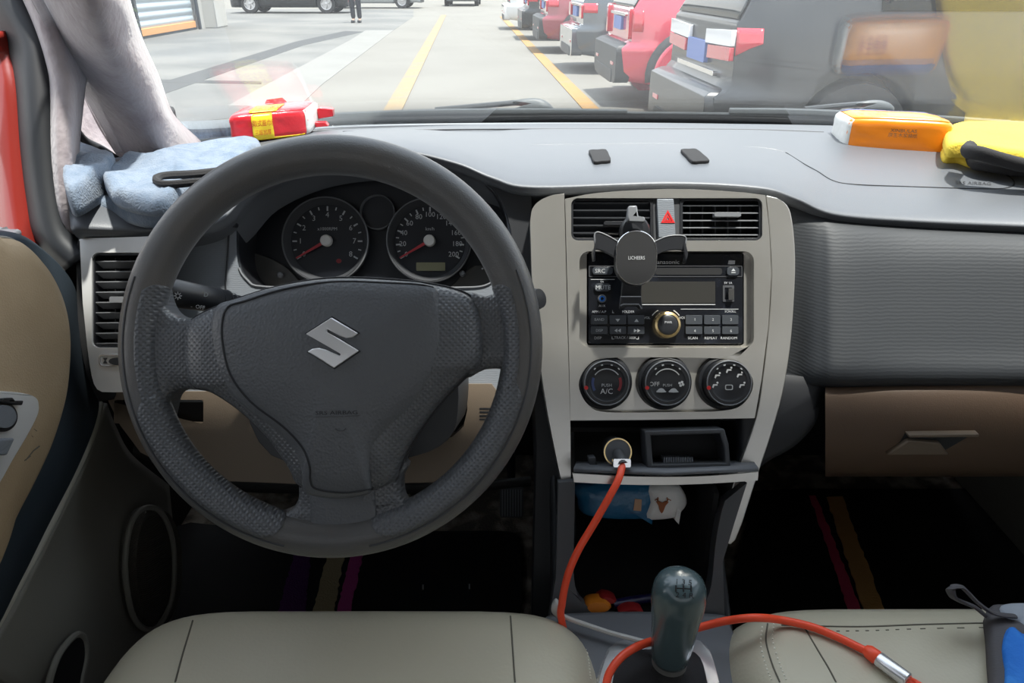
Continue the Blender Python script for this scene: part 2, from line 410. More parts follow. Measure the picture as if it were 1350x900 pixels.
def car(name, label, rear, yaw, L, Wd, H, body, rear_kind='hatch', group=None, lower=None, belt=0.95, lamp=None, plate=True, wheel_r=0.33, over=0.78, detail=True):
    """car with its rear-centre on the ground at `rear`, nose along yaw"""
    root = empty(name, (rear[0], rear[1], 0), label, 'car', group)
    R = Matrix.Rotation(yaw, 4, 'Z'); O = Vector((rear[0], rear[1], 0))
    T = lambda x, y, z: O + (R @ Vector((x, y, z)))
    hw = Wd/2
    def top(x):
        u = x/L
        pts = {'hatch': [(0, belt+.02), (.03, H*.80), (.09, H*.95), (.2, H), (.5, H*.99), (.63, H*.9), (.76, belt+.04), (.97, belt-.18), (1, belt-.3)],
               'sedan': [(0, belt), (.12, belt+.06), (.27, H*.97), (.5, H), (.62, H*.93), (.75, belt+.03), (.96, belt-.16), (1, belt-.3)]}[rear_kind]
        for (a, za), (b, zb) in zip(pts, pts[1:]):
            if u <= b: k = (u-a)/(b-a); k = k*k*(3-2*k); return za+(zb-za)*k
        return pts[-1][1]
    def plan(x):
        k = 1.0; c = 0.55
        if x < c: k = 1-0.17*((c-x)/c)**2.5
        if x > L-c: k = 1-0.30*((x-L+c)/c)**2.2
        return k
    def P(x, s):   # s 0..1 from the sill to the roof centre on side +1
        k = plan(x); tp = top(x); zb = 0.22+0.06*max(0, 1-x/.5)
        bl = min(belt, tp-0.01)
        ring = [(0, 0.0*hw, zb), (.12, .86*hw*k, zb), (.2, .97*hw*k, zb+.10), (.36, 1.0*hw*k, .58), (.5, .985*hw*k, bl-.12), (.58, .95*hw*k, bl),
                (.78, (.95-.25*min(1, (tp-bl)/.5))*hw*k, bl+(tp-bl)*.86), (.88, (.88-.30*min(1, (tp-bl)/.5))*hw*k, bl+(tp-bl)*.985), (1, 0, tp)]
        for (a, ya, za), (b, yb, zb_) in zip(ring, ring[1:]):
            if s <= b+1e-9: u = (s-a)/(b-a); return (ya+(yb-ya)*u, za+(zb_-za)*u)
        return (0, tp)
    def lean(z, x):     # rear face leans forward above the bumper
        e = max(0, 1-x/0.7)
        return e*((0.10 if z > .62 else 0.0)*min(1, max(0, (z-.62)/.05)) + max(0, z-belt)*0.55*0.4)
    def S(x, s, side, off=0.0):
        y, z = P(x, s); return T(x+lean(z, x), side*(y+off), z)
    ss = [0, .12, .16, .2, .28, .36, .375, .39, .41, .43, .5, .55, .58, .64, .71, .78, .83, .88, .94, 1]
    xs = [0, .02, .06, .12, .2, .3, .42, .55]+[.55+(L-1.1)*i/16 for i in range(1, 17)]+[L-.55+.55*u for u in (.3, .55, .75, .9, 1)]
    b = MB(); rows = []
    for x in xs: rows.append([S(x, s, 1) for s in ss]+[S(x, s, -1) for s in ss[::-1][1:-1]])
    b.grid(rows, wrap=True)
    for xe in (xs[0], xs[-1]):
        b.grid([[S(xe, s, 1).lerp(S(xe, s, -1), j/6) for j in range(7)] for s in ss])
    axles = (over, L-0.85)
    bodyo = b.build('body', body, root, smooth=50)
    # wheel wells
    cuts = []
    for ax in axles:
        for sd in (1, -1):
            c = MB().lathe(T(ax, sd*(hw-.24), wheel_r), R.to_3x3() @ Vector((0, sd, 0)), [(wheel_r+.055, 0), (wheel_r+.055, .4)], 32).build('cut', body, None)
            md = bodyo.modifiers.new('b', 'BOOLEAN'); md.operation = 'DIFFERENCE'; md.object = c; md.solver = 'EXACT'; cuts.append(c)
    bpy.context.view_layer.update(); dg = bpy.context.evaluated_depsgraph_get()
    me = bpy.data.meshes.new_from_object(bodyo.evaluated_get(dg)); bodyo.modifiers.clear(); bodyo.data = me
    for c in cuts: bpy.data.objects.remove(c)
    def strip(nm, m, x0, x1, s0, s1, side, off=.006, ni=8, nj=4, par=root):
        q = MB(); rows = [[S(x0+(x1-x0)*i/ni, s0+(s1-s0)*j/nj, side, off) for j in range(nj+1)] for i in range(ni+1)]
        q.grid(rows); return q.build(nm, m, par, smooth=50, solid=.004)
    # glass: sides and rear
    for sd in (1, -1):
        strip('side_window', 'glass_dark', .20*L, .46*L, .61, .77, sd); strip('side_window', 'glass_dark', .475*L, .70*L, .61, .77, sd)
    def RW(y, z, off=0.012): return T(lean(z, 0)-off, y, z)
    def RP(nm, m, poly, off0=-.02, off1=.015, bev=.004, par=root):
        q = MB(); q.prism(poly, lambda a, c_, d: T(lean(c_, 0)-d, a, c_), off0, off1); return q.build(nm, m, par, bevel=bev)
    if top(0) > .7:
        ztop = min(top(.05), H*.9)
    # bumper: lower rear cladding and side cladding
    k0 = plan(0)
    lo = lower or body
    RP('rear_bumper', lo, rrect(-hw*k0*1.0, .25, hw*k0*1.0, .66, .10), -.10, .06, .045)
    RP('bumper_insert', 'cladding', rrect(-hw*k0*.72, .24, hw*k0*.72, .38, .06), -.04, .068, .012)
    if detail:
        for sd in (1, -1):
            RP('reflector', 'lamp_red', rrect(sd*hw*.58-.08, .43, sd*hw*.58+.08, .465, .01), 0, .066, .003)
    if plate:
        pz = .55 if plate == 'low' else .84
        p_ = RP('number_plate', 'plate_blue', rrect(-.22, pz-.07, .22, pz+.07, .01), 0, .03, .003)
    # tail lamps wrap the corner
    for sd in (1, -1):
        z0, z1 = (belt-.24, belt-.02)
        if lamp == 'wide':
            yy = [(sd*hw*k0*.24, belt-.13), (sd*hw*k0*.98, belt-.20), (sd*hw*k0*.98, belt-.02), (sd*hw*k0*.24, belt-.10)]
            RP('lamp_bar', 'lamp_white', [(sd*hw*.22, belt-.13), (sd*hw*k0*.98, belt-.115), (sd*hw*k0*.98, belt-.02), (sd*hw*.22, belt-.04)], 0, .03, .006)
            RP('tail_lamp', 'lamp_red', [(sd*hw*.30, belt-.22), (sd*hw*k0*.98, belt-.20), (sd*hw*k0*.98, belt-.12), (sd*hw*.30, belt-.135)], 0, .032, .006)
            q = MB(); q.grid([[S(.0+.16*i/8, .50+.075*j/3-(.02*(1-i/8) if j == 0 else 0)+.018*i/8*(j == 0), sd, .012) for j in range(4)] for i in range(9)])
            q.build('tail_lamp', 'lamp_red', root, solid=.01)
        elif lamp == 'tall':
            RP('tail_lamp', 'lamp_red', rrect(min(sd*hw*.70, sd*hw*k0*.96), belt-.28, max(sd*hw*.70, sd*hw*k0*.96), belt+.04, .04), 0, .035, .012)
            q = MB(); q.grid([[S(.0+.12*i/5, .46+.14*j/3, sd, .01) for j in range(4)] for i in range(6)]); q.build('tail_lamp', 'lamp_red', root, solid=.01)
        else:
            RP('tail_lamp', 'lamp_red', rrect(min(sd*hw*.55, sd*hw*k0*.97), belt-.22, max(sd*hw*.55, sd*hw*k0*.97), belt-.03, .03), 0, .03, .01)
            q = MB(); q.grid([[S(.0+.22*i/6, .49+.08*j/3, sd, .012) for j in range(4)] for i in range(7)]); q.build('tail_lamp', 'lamp_red', root, solid=.01)
    RP('rear_trim', 'chrome', rrect(-hw*.5, belt-.06 if lamp != 'wide' else belt-.32, hw*.5, belt-.03 if lamp != 'wide' else belt-.29, .01), 0, .03, .004)
    if rear_kind == 'hatch':
        rows = []
        for i in range(9):
            x = L*(.004+.058*i/8); rr = []
            for sd_, sq in [(1, s__) for s__ in (.82, .86, .9, .95)]+[(1, 1.0)]+[(-1, s__) for s__ in (.95, .9, .86, .82)]:
                y_, z_ = P(x, sq); rr.append(T(x+lean(z_, x)-.012, sd_*y_, z_+.008))
            rows.append(rr)
        q = MB(); q.grid(rows); q.build('rear_window', 'glass_dark', root, solid=.008)
    for sd in (1, -1):
        if lower:
            for a0, a1 in ((axles[0]+wheel_r+.10, axles[1]-wheel_r-.10),): strip('sill_cladding', lower, a0, a1, .12, .24, sd, .012)
            for ax in axles:
                q = MB(); pts_o = []
                for k in range(17):
                    a = math.radians(-8+196*k/16)
                    for rr in (wheel_r+.05, wheel_r+.14):
                        pts_o.append((ax+rr*math.cos(a), wheel_r+rr*math.sin(a)))
                rows = []
                for k in range(17):
                    rr = []
                    for jj in (0, 1):
                        x, z = pts_o[k*2+jj]; x = max(.02, x); yy = hw*plan(x)*1.005
                        rr.append(T(x, sd*(yy+.012), z)); 
                    rows.append([T(pts_o[k*2][0], sd*(hw*plan(max(.02, pts_o[k*2][0]))-.05), pts_o[k*2][1])]+rr)
                q.grid(rows); q.build('wheel_arch', lower, root, solid=.008)
        for ax in axles:
            c = T(ax, sd*(hw-.22), wheel_r); av = R.to_3x3() @ Vector((0, sd, 0)); r = wheel_r
            t_ = MB().lathe(c, av, [(r*.62, 0), (r*.97, 0), (r, .03), (r, .17), (r*.97, .20), (r*.66, .20), (r*.62, .19), (r*.62, .02)], 36, cap=False).build('wheel', 'tyre', root, smooth=50)
            q = MB().lathe(c, av, [(r*.62, .02), (r*.62, .19), (r*.57, .185), (r*.55, .10), (.02, .10)], 30, cap=False)
            for k in range(5):
                a = 2*PI*k/5; u = R.to_3x3() @ Vector((math.cos(a), 0, math.sin(a))); v_ = R.to_3x3() @ Vector((-math.sin(a), 0, math.cos(a)))
                p0 = c+av*.165
                q.add([p0+v_*.05+u*.03, p0-v_*.05+u*.03, p0-v_*.028+u*r*.6, p0+v_*.028+u*r*.6]+[p0-av*.04+v_*.05+u*.03, p0-av*.04-v_*.05+u*.03, p0-av*.04-v_*.028+u*r*.6, p0-av*.04+v_*.028+u*r*.6],
                      [(0, 1, 2, 3), (4, 7, 6, 5), (0, 3, 7, 4), (1, 5, 6, 2), (0, 4, 5, 1), (3, 2, 6, 7)])
            q.lathe(c, av, [(.055, .09), (.055, .172), (.04, .178), (0, .178)], 16)
            q.build('rim', 'alloy', t_, smooth=40)
        strip('door_line', 'cladding', .49*L, .492*L, .2, .58, sd, .002, 1, 10)
    return root
yaw0 = math.atan2(RN.y, RN.x)
def park(px_near, t_near, **k):
    """near rear corner seen at px_near at camera depth t_near"""
    X = (px_near-675)/FP*t_near; Y = t_near*1.09
    c = Vector((X, Y, 0))+RD*(k['Wd']/2)
    return car(rear=(c.x, c.y), yaw=yaw0, **k)
suv = park(965, 4.35, name='parked_car', label='large black SUV nearest on the right, blue plate and wide red tail lamps', L=4.7, Wd=1.85, H=1.72, body='car_black', belt=1.03, lamp='wide', wheel_r=.36, over=.88)
park(826, 7.7, name='parked_car', label='bright red hatchback with black wheel arches behind the black SUV', L=4.0, Wd=1.75, H=1.5, body='car_pink', lower='cladding', belt=.98, lamp='tall', wheel_r=.34, over=.72, group='cars parked along the right')
park(762, 10.6, name='parked_car', label='dark grey hatchback with red lamps just beyond the bright red car', L=4.3, Wd=1.8, H=1.55, body='car_grey', belt=.98, group='cars parked along the right')
park(716, 13.6, name='parked_car', label='maroon and black car third beyond the black SUV', L=4.3, Wd=1.78, H=1.55, body='car_maroon', lower='cladding', belt=.95, group='cars parked along the right')
park(692, 16.6, name='parked_car', label='black car between the maroon car and the white car', L=4.3, Wd=1.8, H=1.5, body='car_black', belt=.95, group='cars parked along the right')
park(668, 20, name='parked_car', label='white car farthest in the right row', L=4.3, Wd=1.8, H=1.5, body='car_white', belt=.95, group='cars parked along the right')
# far car ahead, cars across at the left
car('driving_car', 'dark small car far ahead in the middle of the lane', (-2.55, 40.5), PI/2, 4.2, 1.75, 1.5, 'car_grey', lamp='tall')
car('sedan', 'black sedan with bright alloy wheels parked side on beyond the kerb', (-6.6, 33.2), PI-0.02, 4.7, 1.82, 1.45, 'car_black', rear_kind='sedan', wheel_r=.36)
car('sedan', 'pale silver sedan partly hidden behind the black sedan', (-4.3, 38.5), PI-0.02, 4.7, 1.82, 1.45, 'car_silver', rear_kind='sedan')

# building with roller shutter
bx = empty('garage_building', DZ(225, 46, 0), 'pale building with a ribbed roller shutter and orange bottom rail', 'building')
SA = DZ(186, 53, 0); SB = DZ(262, 39, 0); sd = (SB-SA); sl_ = sd.length; su = sd.normalized(); sn = Vector((su.y, -su.x, 0))
def BM(x, z, d): return SA+su*x+Vector((0, 0, z))+sn*d
q = MB(); q.prism([[(-.9, 0), (sl_+1.6, 0), (sl_+1.6, 4.2), (-.9, 4.2)], [(0, 0.0001), (sl_, 0.0001), (sl_, 3), (0, 3)]], BM, -.4, 0)
q.build('facade', 'building', bx, smooth=0)
rows = []
for i in range(121):
    z = .22+2.78*i/120; rows.append([BM(0, z, -.12+.035*abs(math.sin(z*PI/.19))), BM(sl_, z, -.12+.035*abs(math.sin(z*PI/.19)))])
q = MB().grid(rows); q.build('roller_shutter', 'shutter', bx, solid=.02, smooth=0)
MB().prism([(0, .06), (sl_, .06), (sl_, .22), (0, .22)], BM, -.14, -.05).build('bottom_rail', 'shutter_orange', bx, bevel=.01)
MB().prism([(-.02, 0), (sl_+.02, 0), (sl_+.02, .06), (-.02, .06)], BM, -.3, -.06).build('threshold', 'asphalt_dark', bx, bevel=.01)
for x in (-.12, sl_): MB().prism([(x, 0), (x+.12, 0), (x+.12, 3.2), (x, 3.2)], BM, -.1, .06).build('guide_rail', 'wiper_dark', bx, bevel=.01)
MB().prism([(sl_+.55, 0), (sl_+1.5, 0), (sl_+1.5, 4.2), (sl_+.55, 4.2)], BM, -.5, .35).build('pillar', 'building', bx, bevel=.03)
# shrub by the pillar
q = MB(); c = DZ(172, 62, 0)+Vector((-.3, .2, 0)); rnd = random.Random(3)
for i in range(420):
    a = rnd.random()*2*PI; z = rnd.random()*1.3+.1; r = .45*math.sqrt(rnd.random()); p = c+Vector((r*math.cos(a), r*math.sin(a), z)); u = Vector((rnd.uniform(-1, 1), rnd.uniform(-1, 1), rnd.uniform(-1, 1))).normalized(); v_ = u.orthogonal().normalized()
    q.add([p-u*.07, p+v_*.03, p+u*.07, p-v_*.03], [(0, 1, 2, 3)])
sh = q.build('shrub', 'leaf', None, smooth=0, fix=False); tag(sh, 'leafy green shrub left of the roller shutter', 'shrub')
MB().tube([c, c+Vector((0, 0, .9))], .03).build('stem', 'print_brown', sh)
# far boundary wall
q = MB().box((-4, 62, 1.2), 60, .3, 2.4); far = q.build('boundary_wall', 'pale_wall', None, bevel=.02); tag(far, 'pale wall closing the far end of the car park', 'wall', kind='structure')
# person
pp = DZ(470, 30, 0)
def skin_mesh(name, verts, edges, radii, m, parent=None, sub=2):
    me = bpy.data.meshes.new(name); o0 = wpos(parent) if parent else pp
    me.from_pydata([Vector(v)+pp-o0 for v in verts], edges, []); o = bpy.data.objects.new(name, me); COL.objects.link(o)
    if parent: o.parent = parent
    else: o.location = o0
    o.modifiers.new('skin', 'SKIN'); s_ = o.modifiers.new('s', 'SUBSURF'); s_.levels = sub; s_.render_levels = sub
    for i, r in enumerate(radii): me.skin_vertices[0].data[i].radius = (r, r) if not isinstance(r, tuple) else r
    me.skin_vertices[0].data[0].use_root = True
    me.materials.append(MATS[m]); 
    for p in me.polygons: p.use_smooth = True
    return o
V_ = [(0, 0, .95), (0, 0, 1.12), (0, 0, 1.32), (0, 0, 1.45), (0, -.01, 1.53), (0, -.01, 1.62), (0, -.005, 1.72),
      (.10, 0, .88), (.11, -.01, .50), (.11, .03, .09), (.12, -.13, .05), (-.10, 0, .88), (-.10, .0, .50), (-.09, .03, .09), (-.09, -.13, .05),
      (.18, 0, 1.40), (.23, 0, 1.12), (.22, -.06, .88), (.22, -.09, .80), (-.18, 0, 1.40), (-.23, 0, 1.12), (-.22, -.06, .88), (-.22, -.09, .80)]
E_ = [(0, 1), (1, 2), (2, 3), (3, 4), (4, 5), (5, 6), (0, 7), (7, 8), (8, 9), (9, 10), (0, 11), (11, 12), (12, 13), (13, 14), (3, 15), (15, 16), (16, 17), (17, 18), (3, 19), (19, 20), (20, 21), (21, 22)]
R_ = [(.16, .11), (.14, .10), (.17, .11), (.12, .08), .055, .085, .07, .09, .065, .045, .04, .09, .065, .045, .04, .06, .045, .035, .03, .06, .045, .035, .03]
person = skin_mesh('person', V_, E_, R_, 'skin'); tag(person, 'person in dark trousers and jacket standing across the car park', 'person')
skin_mesh('trousers', [(0, 0, 1.0), (0, 0, .93), (.10, 0, .86), (.11, -.01, .50), (.11, .03, .11), (-.10, 0, .86), (-.10, 0, .5), (-.09, .03, .11)], [(0, 1), (1, 2), (2, 3), (3, 4), (1, 5), (5, 6), (6, 7)], [(.18, .13), (.17, .13), .11, .085, .075, .11, .085, .075], 'trousers', person)
skin_mesh('jacket', [(0, 0, .95), (0, 0, 1.12), (0, 0, 1.32), (0, 0, 1.45), (.18, 0, 1.40), (.23, 0, 1.12), (.22, -.06, .90), (-.18, 0, 1.40), (-.23, 0, 1.12), (-.22, -.06, .90)], [(0, 1), (1, 2), (2, 3), (3, 4), (4, 5), (5, 6), (3, 7), (7, 8), (8, 9)], [(.19, .14), (.18, .13), (.20, .14), (.13, .09), .075, .06, .05, .075, .06, .05], 'jacket', person)
skin_mesh('hair', [(0, .02, 1.68), (0, .015, 1.76), (0, .06, 1.66)], [(0, 1), (0, 2)], [.10, .075, .07], 'hair', person)
for s_ in (.115, -.09): MB().box(pp+Vector((s_, -.07, .045)), .10, .27, .085).build('shoe', 'black_satin', person, bevel=.03, seg=3)

# ================================================================ CAR SHELL
Z = lambda dz: CAM.z+dz     # height relative to the eye
fl = MB().box((.16, .20, Z(-.975)), 1.64, 2.48, .05).build('floor', 'carpet', None, smooth=0); tag(fl, 'brown patterned carpet of the footwells', 'floor', kind='structure')
q = MB(); q.prism([(-.6, Z(-.95)), (.92, Z(-.95)), (.92, Z(-.26)), (-.6, Z(-.26))], lambda x, z, d: Vector((x, 1.38-d, z)), -.02, .02); fw_ = q.build('wall_front', 'black_matt', None, smooth=0); tag(fw_, 'black bulkhead behind the footwells', 'bulkhead', kind='structure')
q = MB(); q.prism([(-1.0, Z(-.95)), (1.42, Z(-.95)), (1.42, Z(-.26)), (.9, Z(-.16)), (-1.0, Z(-.12))], lambda y, z, d: Vector((.93+d, y, z)), 0, .06); wr = q.build('wall_right', 'door_grey', None, smooth=0, bevel=.01); tag(wr, 'passenger side door and sill', 'wall', kind='structure')
q = MB(); q.prism([(-1.0, Z(-.95)), (1.42, Z(-.95)), (1.42, Z(-.30)), (1.0, Z(-.30)), (.9, Z(-.42)), (.5, Z(-.42)), (.3, Z(-.12)), (-1.0, Z(-.12))], lambda y, z, d: Vector((-.64-d, y, z)), 0, .03); wl_ = q.build('wall_left', 'black_matt', None, smooth=0); tag(wl_, 'black kick panel and sill on the driver side', 'wall', kind='structure')
rf = MB().prism([(-.68, -1.3), (1.09, -1.3), (1.09, .60), (.6, .64), (.16, .66), (-.3, .67), (-.68, .66)], lambda x, y, d: Vector((x, y, Z(.36)+d)), 0, .05).build('ceiling', 'headliner', None, bevel=.015); tag(rf, 'pale roof lining above the windscreen, widened to shade the cabin', 'roof', kind='structure')  # roof outline stretched sideways and forward to keep sun off mat and door
q = MB().box((.15, -.95, Z(-.60)), 1.58, .10, .72).build('wall_back', 'beige_plastic', None, bevel=.02); tag(q, 'unseen rear bench seat back added to darken the cabin', 'seat back', kind='structure')  # out of view, added to block light from behind on the lower cabin
mX = lambda y, z, d: Vector((d, y, z))
q = MB(); q.prism([(-1.0, Z(-.12)), (.88, Z(-.17)), (.55, Z(.36)), (-1.0, Z(.36))], mX, -.664, -.66); tag(q.build('window_2', 'dimming_glass', None, smooth=0), 'driver side window with tint added to dim the cabin', 'window', kind='structure')  # side and rear panes added with tint to darken the interior
q = MB(); q.prism([(-1.0, Z(-.12)), (1.0, Z(-.17)), (.55, Z(.36)), (-1.0, Z(.36))], mX, .956, .96); tag(q.build('window_3', 'dimming_glass', None, smooth=0), 'passenger side window with tint added to dim the cabin', 'window', kind='structure')
q = MB(); q.prism([(-.66, Z(-.26)), (.96, Z(-.26)), (.96, Z(.36)), (-.66, Z(.36))], lambda x, z, d: Vector((x, -1.02+d, z)), -.004, 0); tag(q.build('window_4', 'dimming_glass', None, smooth=0), 'rear window with tint added to dim the cabin', 'window', kind='structure')
q = MB().tube([Vector((.96, 1.08, Z(-.25))), Vector((.95, .80, Z(.03))), Vector((.92, .54, Z(.36)))], .045, 10); tag(q.build('trim_8', 'mauve_fabric', None, smooth=180), 'suede covered windscreen pillar on the passenger side', 'pillar trim', kind='structure')
tag(MB().box((.885, 1.07, Z(-.262)), .10, .62, .02).build('sun_filler_1', 'dash_grey', None, bevel=.004), 'grey filler added to block sun at the passenger end of the dashboard', 'trim', kind='structure')  # added filler, stops sun leaking past the pad onto the passenger mat
tag(MB().box((-.615, 1.08, Z(-.272)), .09, .56, .02).build('sun_filler_2', 'dash_grey', None, bevel=.004), 'grey filler added to block sun at the driver end of the dashboard', 'trim', kind='structure')  # added filler against sun leaking between dash end and door
tag(MB().box((.15, 1.195, Z(-.285)), 1.60, .45, .012).build('sun_filler_3', 'black_matt', None), 'black lid added to block sun under the rear edge of the dashboard', 'trim', kind='structure')  # added lid, stops sun entering behind the top pad
# windscreen: one pane, slightly curved, 5 mm thick
base = [DZ(x, y, Z(-.210)) for x, y in ((150, 200), (240, 183), (450, 163), (675, 158), (900, 158), (1100, 163), (1300, 173), (1420, 190))]
rows = []
for u in [i/10 for i in range(11)]:
    r = []
    for b_ in base:
        X = b_.x; k = (X-.16)/.8
        topp = Vector((.16+(X-.16)*.88, .64-.10*k*k, Z(.36))); r.append(b_.lerp(topp, u)+Vector((0, 0, 0.0)))
    rows.append(cat_rom(r, 5))
q = MB().grid(rows); ws = q.build('window_1', 'glass', None, smooth=180, solid=.005); tag(ws, 'clear front windscreen reflecting the dashboard', 'windscreen', kind='structure')
# rubber strip at the foot of the windscreen
seal = [W(224, 145, 1.02), W(229, 162, 1.05), W(242, 175, 1.08), DZ(300, 174, Z(-.208)), DZ(450, 160, Z(-.208)), DZ(675, 156.5, Z(-.208)), DZ(900, 157, Z(-.208)), DZ(1100, 161, Z(-.208)), DZ(1300, 170, Z(-.208)), DZ(1420, 184, Z(-.208))]
q = MB().tube(cat_rom(seal, 8), .0065, 8); o = q.build('trim_1', 'mat_smooth', None, smooth=180); tag(o, 'black rubber strip along the foot of the windscreen', 'seal', kind='structure')
# outside cowl
q = MB().grid([[Vector((x, 1.40-.13*((x-.16)/.8)**2, Z(-.226))) for x in [-.7+.09*i for i in range(20)]], [Vector((x, 1.25-.16*((x-.16)/.8)**2, Z(-.222))) for x in [-.7+.09*i for i in range(20)]], [Vector((x, 1.25-.16*((x-.16)/.8)**2, Z(-.27))) for x in [-.7+.09*i for i in range(20)]]])
o = q.build('trim_2', 'cowl', None, solid=.006); tag(o, 'grey plastic cowl outside below the windscreen', 'cowl', kind='structure')
# bonnet (falls away below the sight line)
q = MB(); q.grid(patch([[Vector((x, y, Z(z)-.03*abs((x-.16)/.7)**2.5)) for x in (-.62, -.3, .16, .6, .94)] for y, z in ((1.46, -.262), (1.7, -.31), (2.0, -.37), (2.3, -.46), (2.45, -.64))], 5, 4)); bo = q.build('bonnet', 'car_red', None, solid=.01); tag(bo, 'red bonnet of the car seen from the driver seat', 'bonnet')
# wipers
def wiper(label, blade, house, arm):
    r = empty('windscreen_wiper', W(*house[0], 1.36), label, 'wiper', 'wipers at the foot of the windscreen')
    q = MB(); pts = [W(x, y, t) for x, y, t in blade]; q.tube(cat_rom(pts, 6), .0105, 8, flat=.8); q.build('blade', 'wiper_grey', r)
    q = MB(); q.tube([p+Vector((0, -.006, -.009)) for p in cat_rom(pts, 6)], .003, 6); q.build('rubber_edge', 'rubber', r)
    q = MB(); q.dome(sm(house, 4), house[0], PF(1.36), [(1, -.01), (1, .008), (.85, .014), (.4, .016)]); q.build('pivot_cover', 'wiper_grey', r, smooth=60)
    q = MB(); q.tube(cat_rom([W(x, y, t) for x, y, t in arm], 6), .005, 8); q.build('arm', 'wiper_dark', r)
wiper('grey windscreen wiper nearer the steering wheel', [(440, 156, 1.25), (560, 151, 1.31), (700, 149.5, 1.335), (826, 151, 1.335)], [(700, 140), (676, 136), (690, 132), (712, 132), (725, 139), (728, 148), (700, 150), (672, 148)], [(574, 145, 1.33), (640, 139, 1.35), (684, 135, 1.36)])
wiper('grey windscreen wiper behind the orange tissue pack', [(961, 149, 1.33), (1050, 150, 1.31), (1200, 157, 1.26), (1330, 166, 1.2)], [(1150, 140), (1124, 139), (1140, 134.5), (1160, 135), (1174, 141), (1174, 149), (1150, 150), (1122, 149)], [(1060, 144, 1.33), (1100, 140, 1.345), (1136, 137, 1.36)])

# ---- left pillar and door frame
def pillar_rows(rws): return [[W(*p) for p in r] for r in rws]
A = [[(5, -60, .86), (40, -60, .76), (95, -60, .70), (135, -60, .74), (158, -60, .86)],
     [(45, 10, .86), (72, 5, .78), (115, 0, .73), (155, 0, .77), (172, 0, .88)],
     [(76, 75, .88), (98, 62, .82), (138, 52, .78), (172, 52, .83), (188, 50, .92)],
     [(104, 116, .94), (122, 108, .88), (158, 100, .84), (195, 100, .88), (210, 100, .97)],
     [(130, 168, 1.00), (148, 160, .94), (185, 150, .90), (215, 148, .93), (229, 150, 1.02)],
     [(160, 215, 1.04), (180, 212, .99), (212, 200, .95), (240, 190, .99), (262, 183, 1.07)],
     [(165, 235, 1.05), (190, 232, 1.0), (222, 220, .97), (252, 205, 1.0), (272, 196, 1.08)]]
q = MB().grid(patch(pillar_rows(A), 8, 8)); o = q.build('trim_3', 'mauve_fabric', None, smooth=180, solid=.006); tag(o, 'mauve suede covered windscreen pillar', 'pillar trim', kind='structure')
B = [[(5, -60, .86), (18, -60, .80), (45, -60, .84)],
     [(42, 20, .86), (58, 20, .81), (84, 40, .86)],
     [(66, 90, .86), (80, 92, .82), (106, 98, .88)],
     [(69, 130, .86), (86, 130, .82), (105, 118, .89)],
     [(70, 200, .86), (85, 200, .82), (98, 190, .89)],
     [(77, 265, .86), (88, 265, .83), (97, 265, .88)],
     [(88, 306, .86), (93, 306, .85), (97, 300, .87)]]
q = MB().grid(patch(pillar_rows(B), 8, 8)); o = q.build('trim_4', 'mauve_fabric', None, smooth=180, solid=.006); tag(o, 'slim mauve suede post behind the pillar', 'pillar trim', kind='structure')
q = MB().grid(patch([[W(60, 60, .95), W(110, 90, 1.0), W(150, 150, 1.06)], [W(80, 150, .96), W(115, 160, 1.01), W(160, 210, 1.07)], [W(80, 260, .93), W(120, 245, .99), W(190, 240, 1.06)]], 6, 6)); o = q.build('trim_5', 'mauve_fabric', None, smooth=180, solid=.004); tag(o, 'dark corner of suede between pillar and post', 'pillar trim', kind='structure')
q = MB().tube(cat_rom([W(97, 168, .97), W(112, 186, 1.0), W(135, 198, 1.02), W(158, 214, 1.03)], 6), .006, 8); o = q.build('trim_6', 'rubber', None, smooth=180); tag(o, 'black edging at the foot of the suede corner', 'seal', kind='structure')
S_ = [[(-40, -30, .88), (-15, -40, .84), (18, -40, .85)], [(-5, 20, .88), (18, 10, .84), (45, 12, .86)], [(20, 68, .88), (42, 55, .84), (64, 72, .86)], [(30, 115, .88), (48, 105, .84), (70, 105, .86)],
      [(35, 190, .88), (55, 190, .84), (73, 190, .86)], [(44, 260, .88), (62, 260, .84), (80, 262, .86)], [(56, 312, .88), (74, 312, .84), (96, 320, .86)], [(95, 350, .88), (105, 345, .84), (120, 345, .86)]]
q = MB().grid(patch(pillar_rows(S_), 6, 6)); o = q.build('trim_7', 'rubber', None, smooth=180, solid=.01); tag(o, 'thick black rubber door seal', 'seal', kind='structure')

# ================================================================ DRIVER DOOR
door = empty('door_1', (-.55, .5, Z(-.9)), 'driver door with tan padded panel and silver switch plate', 'door', kind='structure')
def XM(x): return lambda px, py, d=0.0: DX(px, py, x)+Vector((d, 0, 0))
m1 = XM(-.585)
q = MB(); q.grid(patch([[W(-60, 20, .84), W(-25, 40, .84), W(0, 40, .86)], [W(-20, 60, .88), W(0, 68, .87), W(24, 75, .885)], [W(-4, 120, .88), W(14, 120, .87), W(32, 120, .89)], [W(4, 200, .88), W(20, 200, .87), W(38, 200, .89)], [W(10, 290, .88), W(28, 290, .87), W(50, 290, .89)], [W(14, 330, .88), W(34, 330, .87), W(60, 330, .89)]], 5, 6))
q.build('window_frame', 'car_red', door, smooth=180, solid=.012)
q = MB(); q.grid([[W(-120, 30, .86), W(-10, 60, .90)], [W(-100, 330, .86), W(14, 330, .90)]]); q.build('door_glass', 'glass', door, solid=.004)
q = MB(); q.tube(cat_rom([W(-40, 330, .84), W(0, 312, .86), W(22, 303, .87), (W(34, 306, .88))], 5), .008, 8); q.build('sill_seal', 'rubber', door)
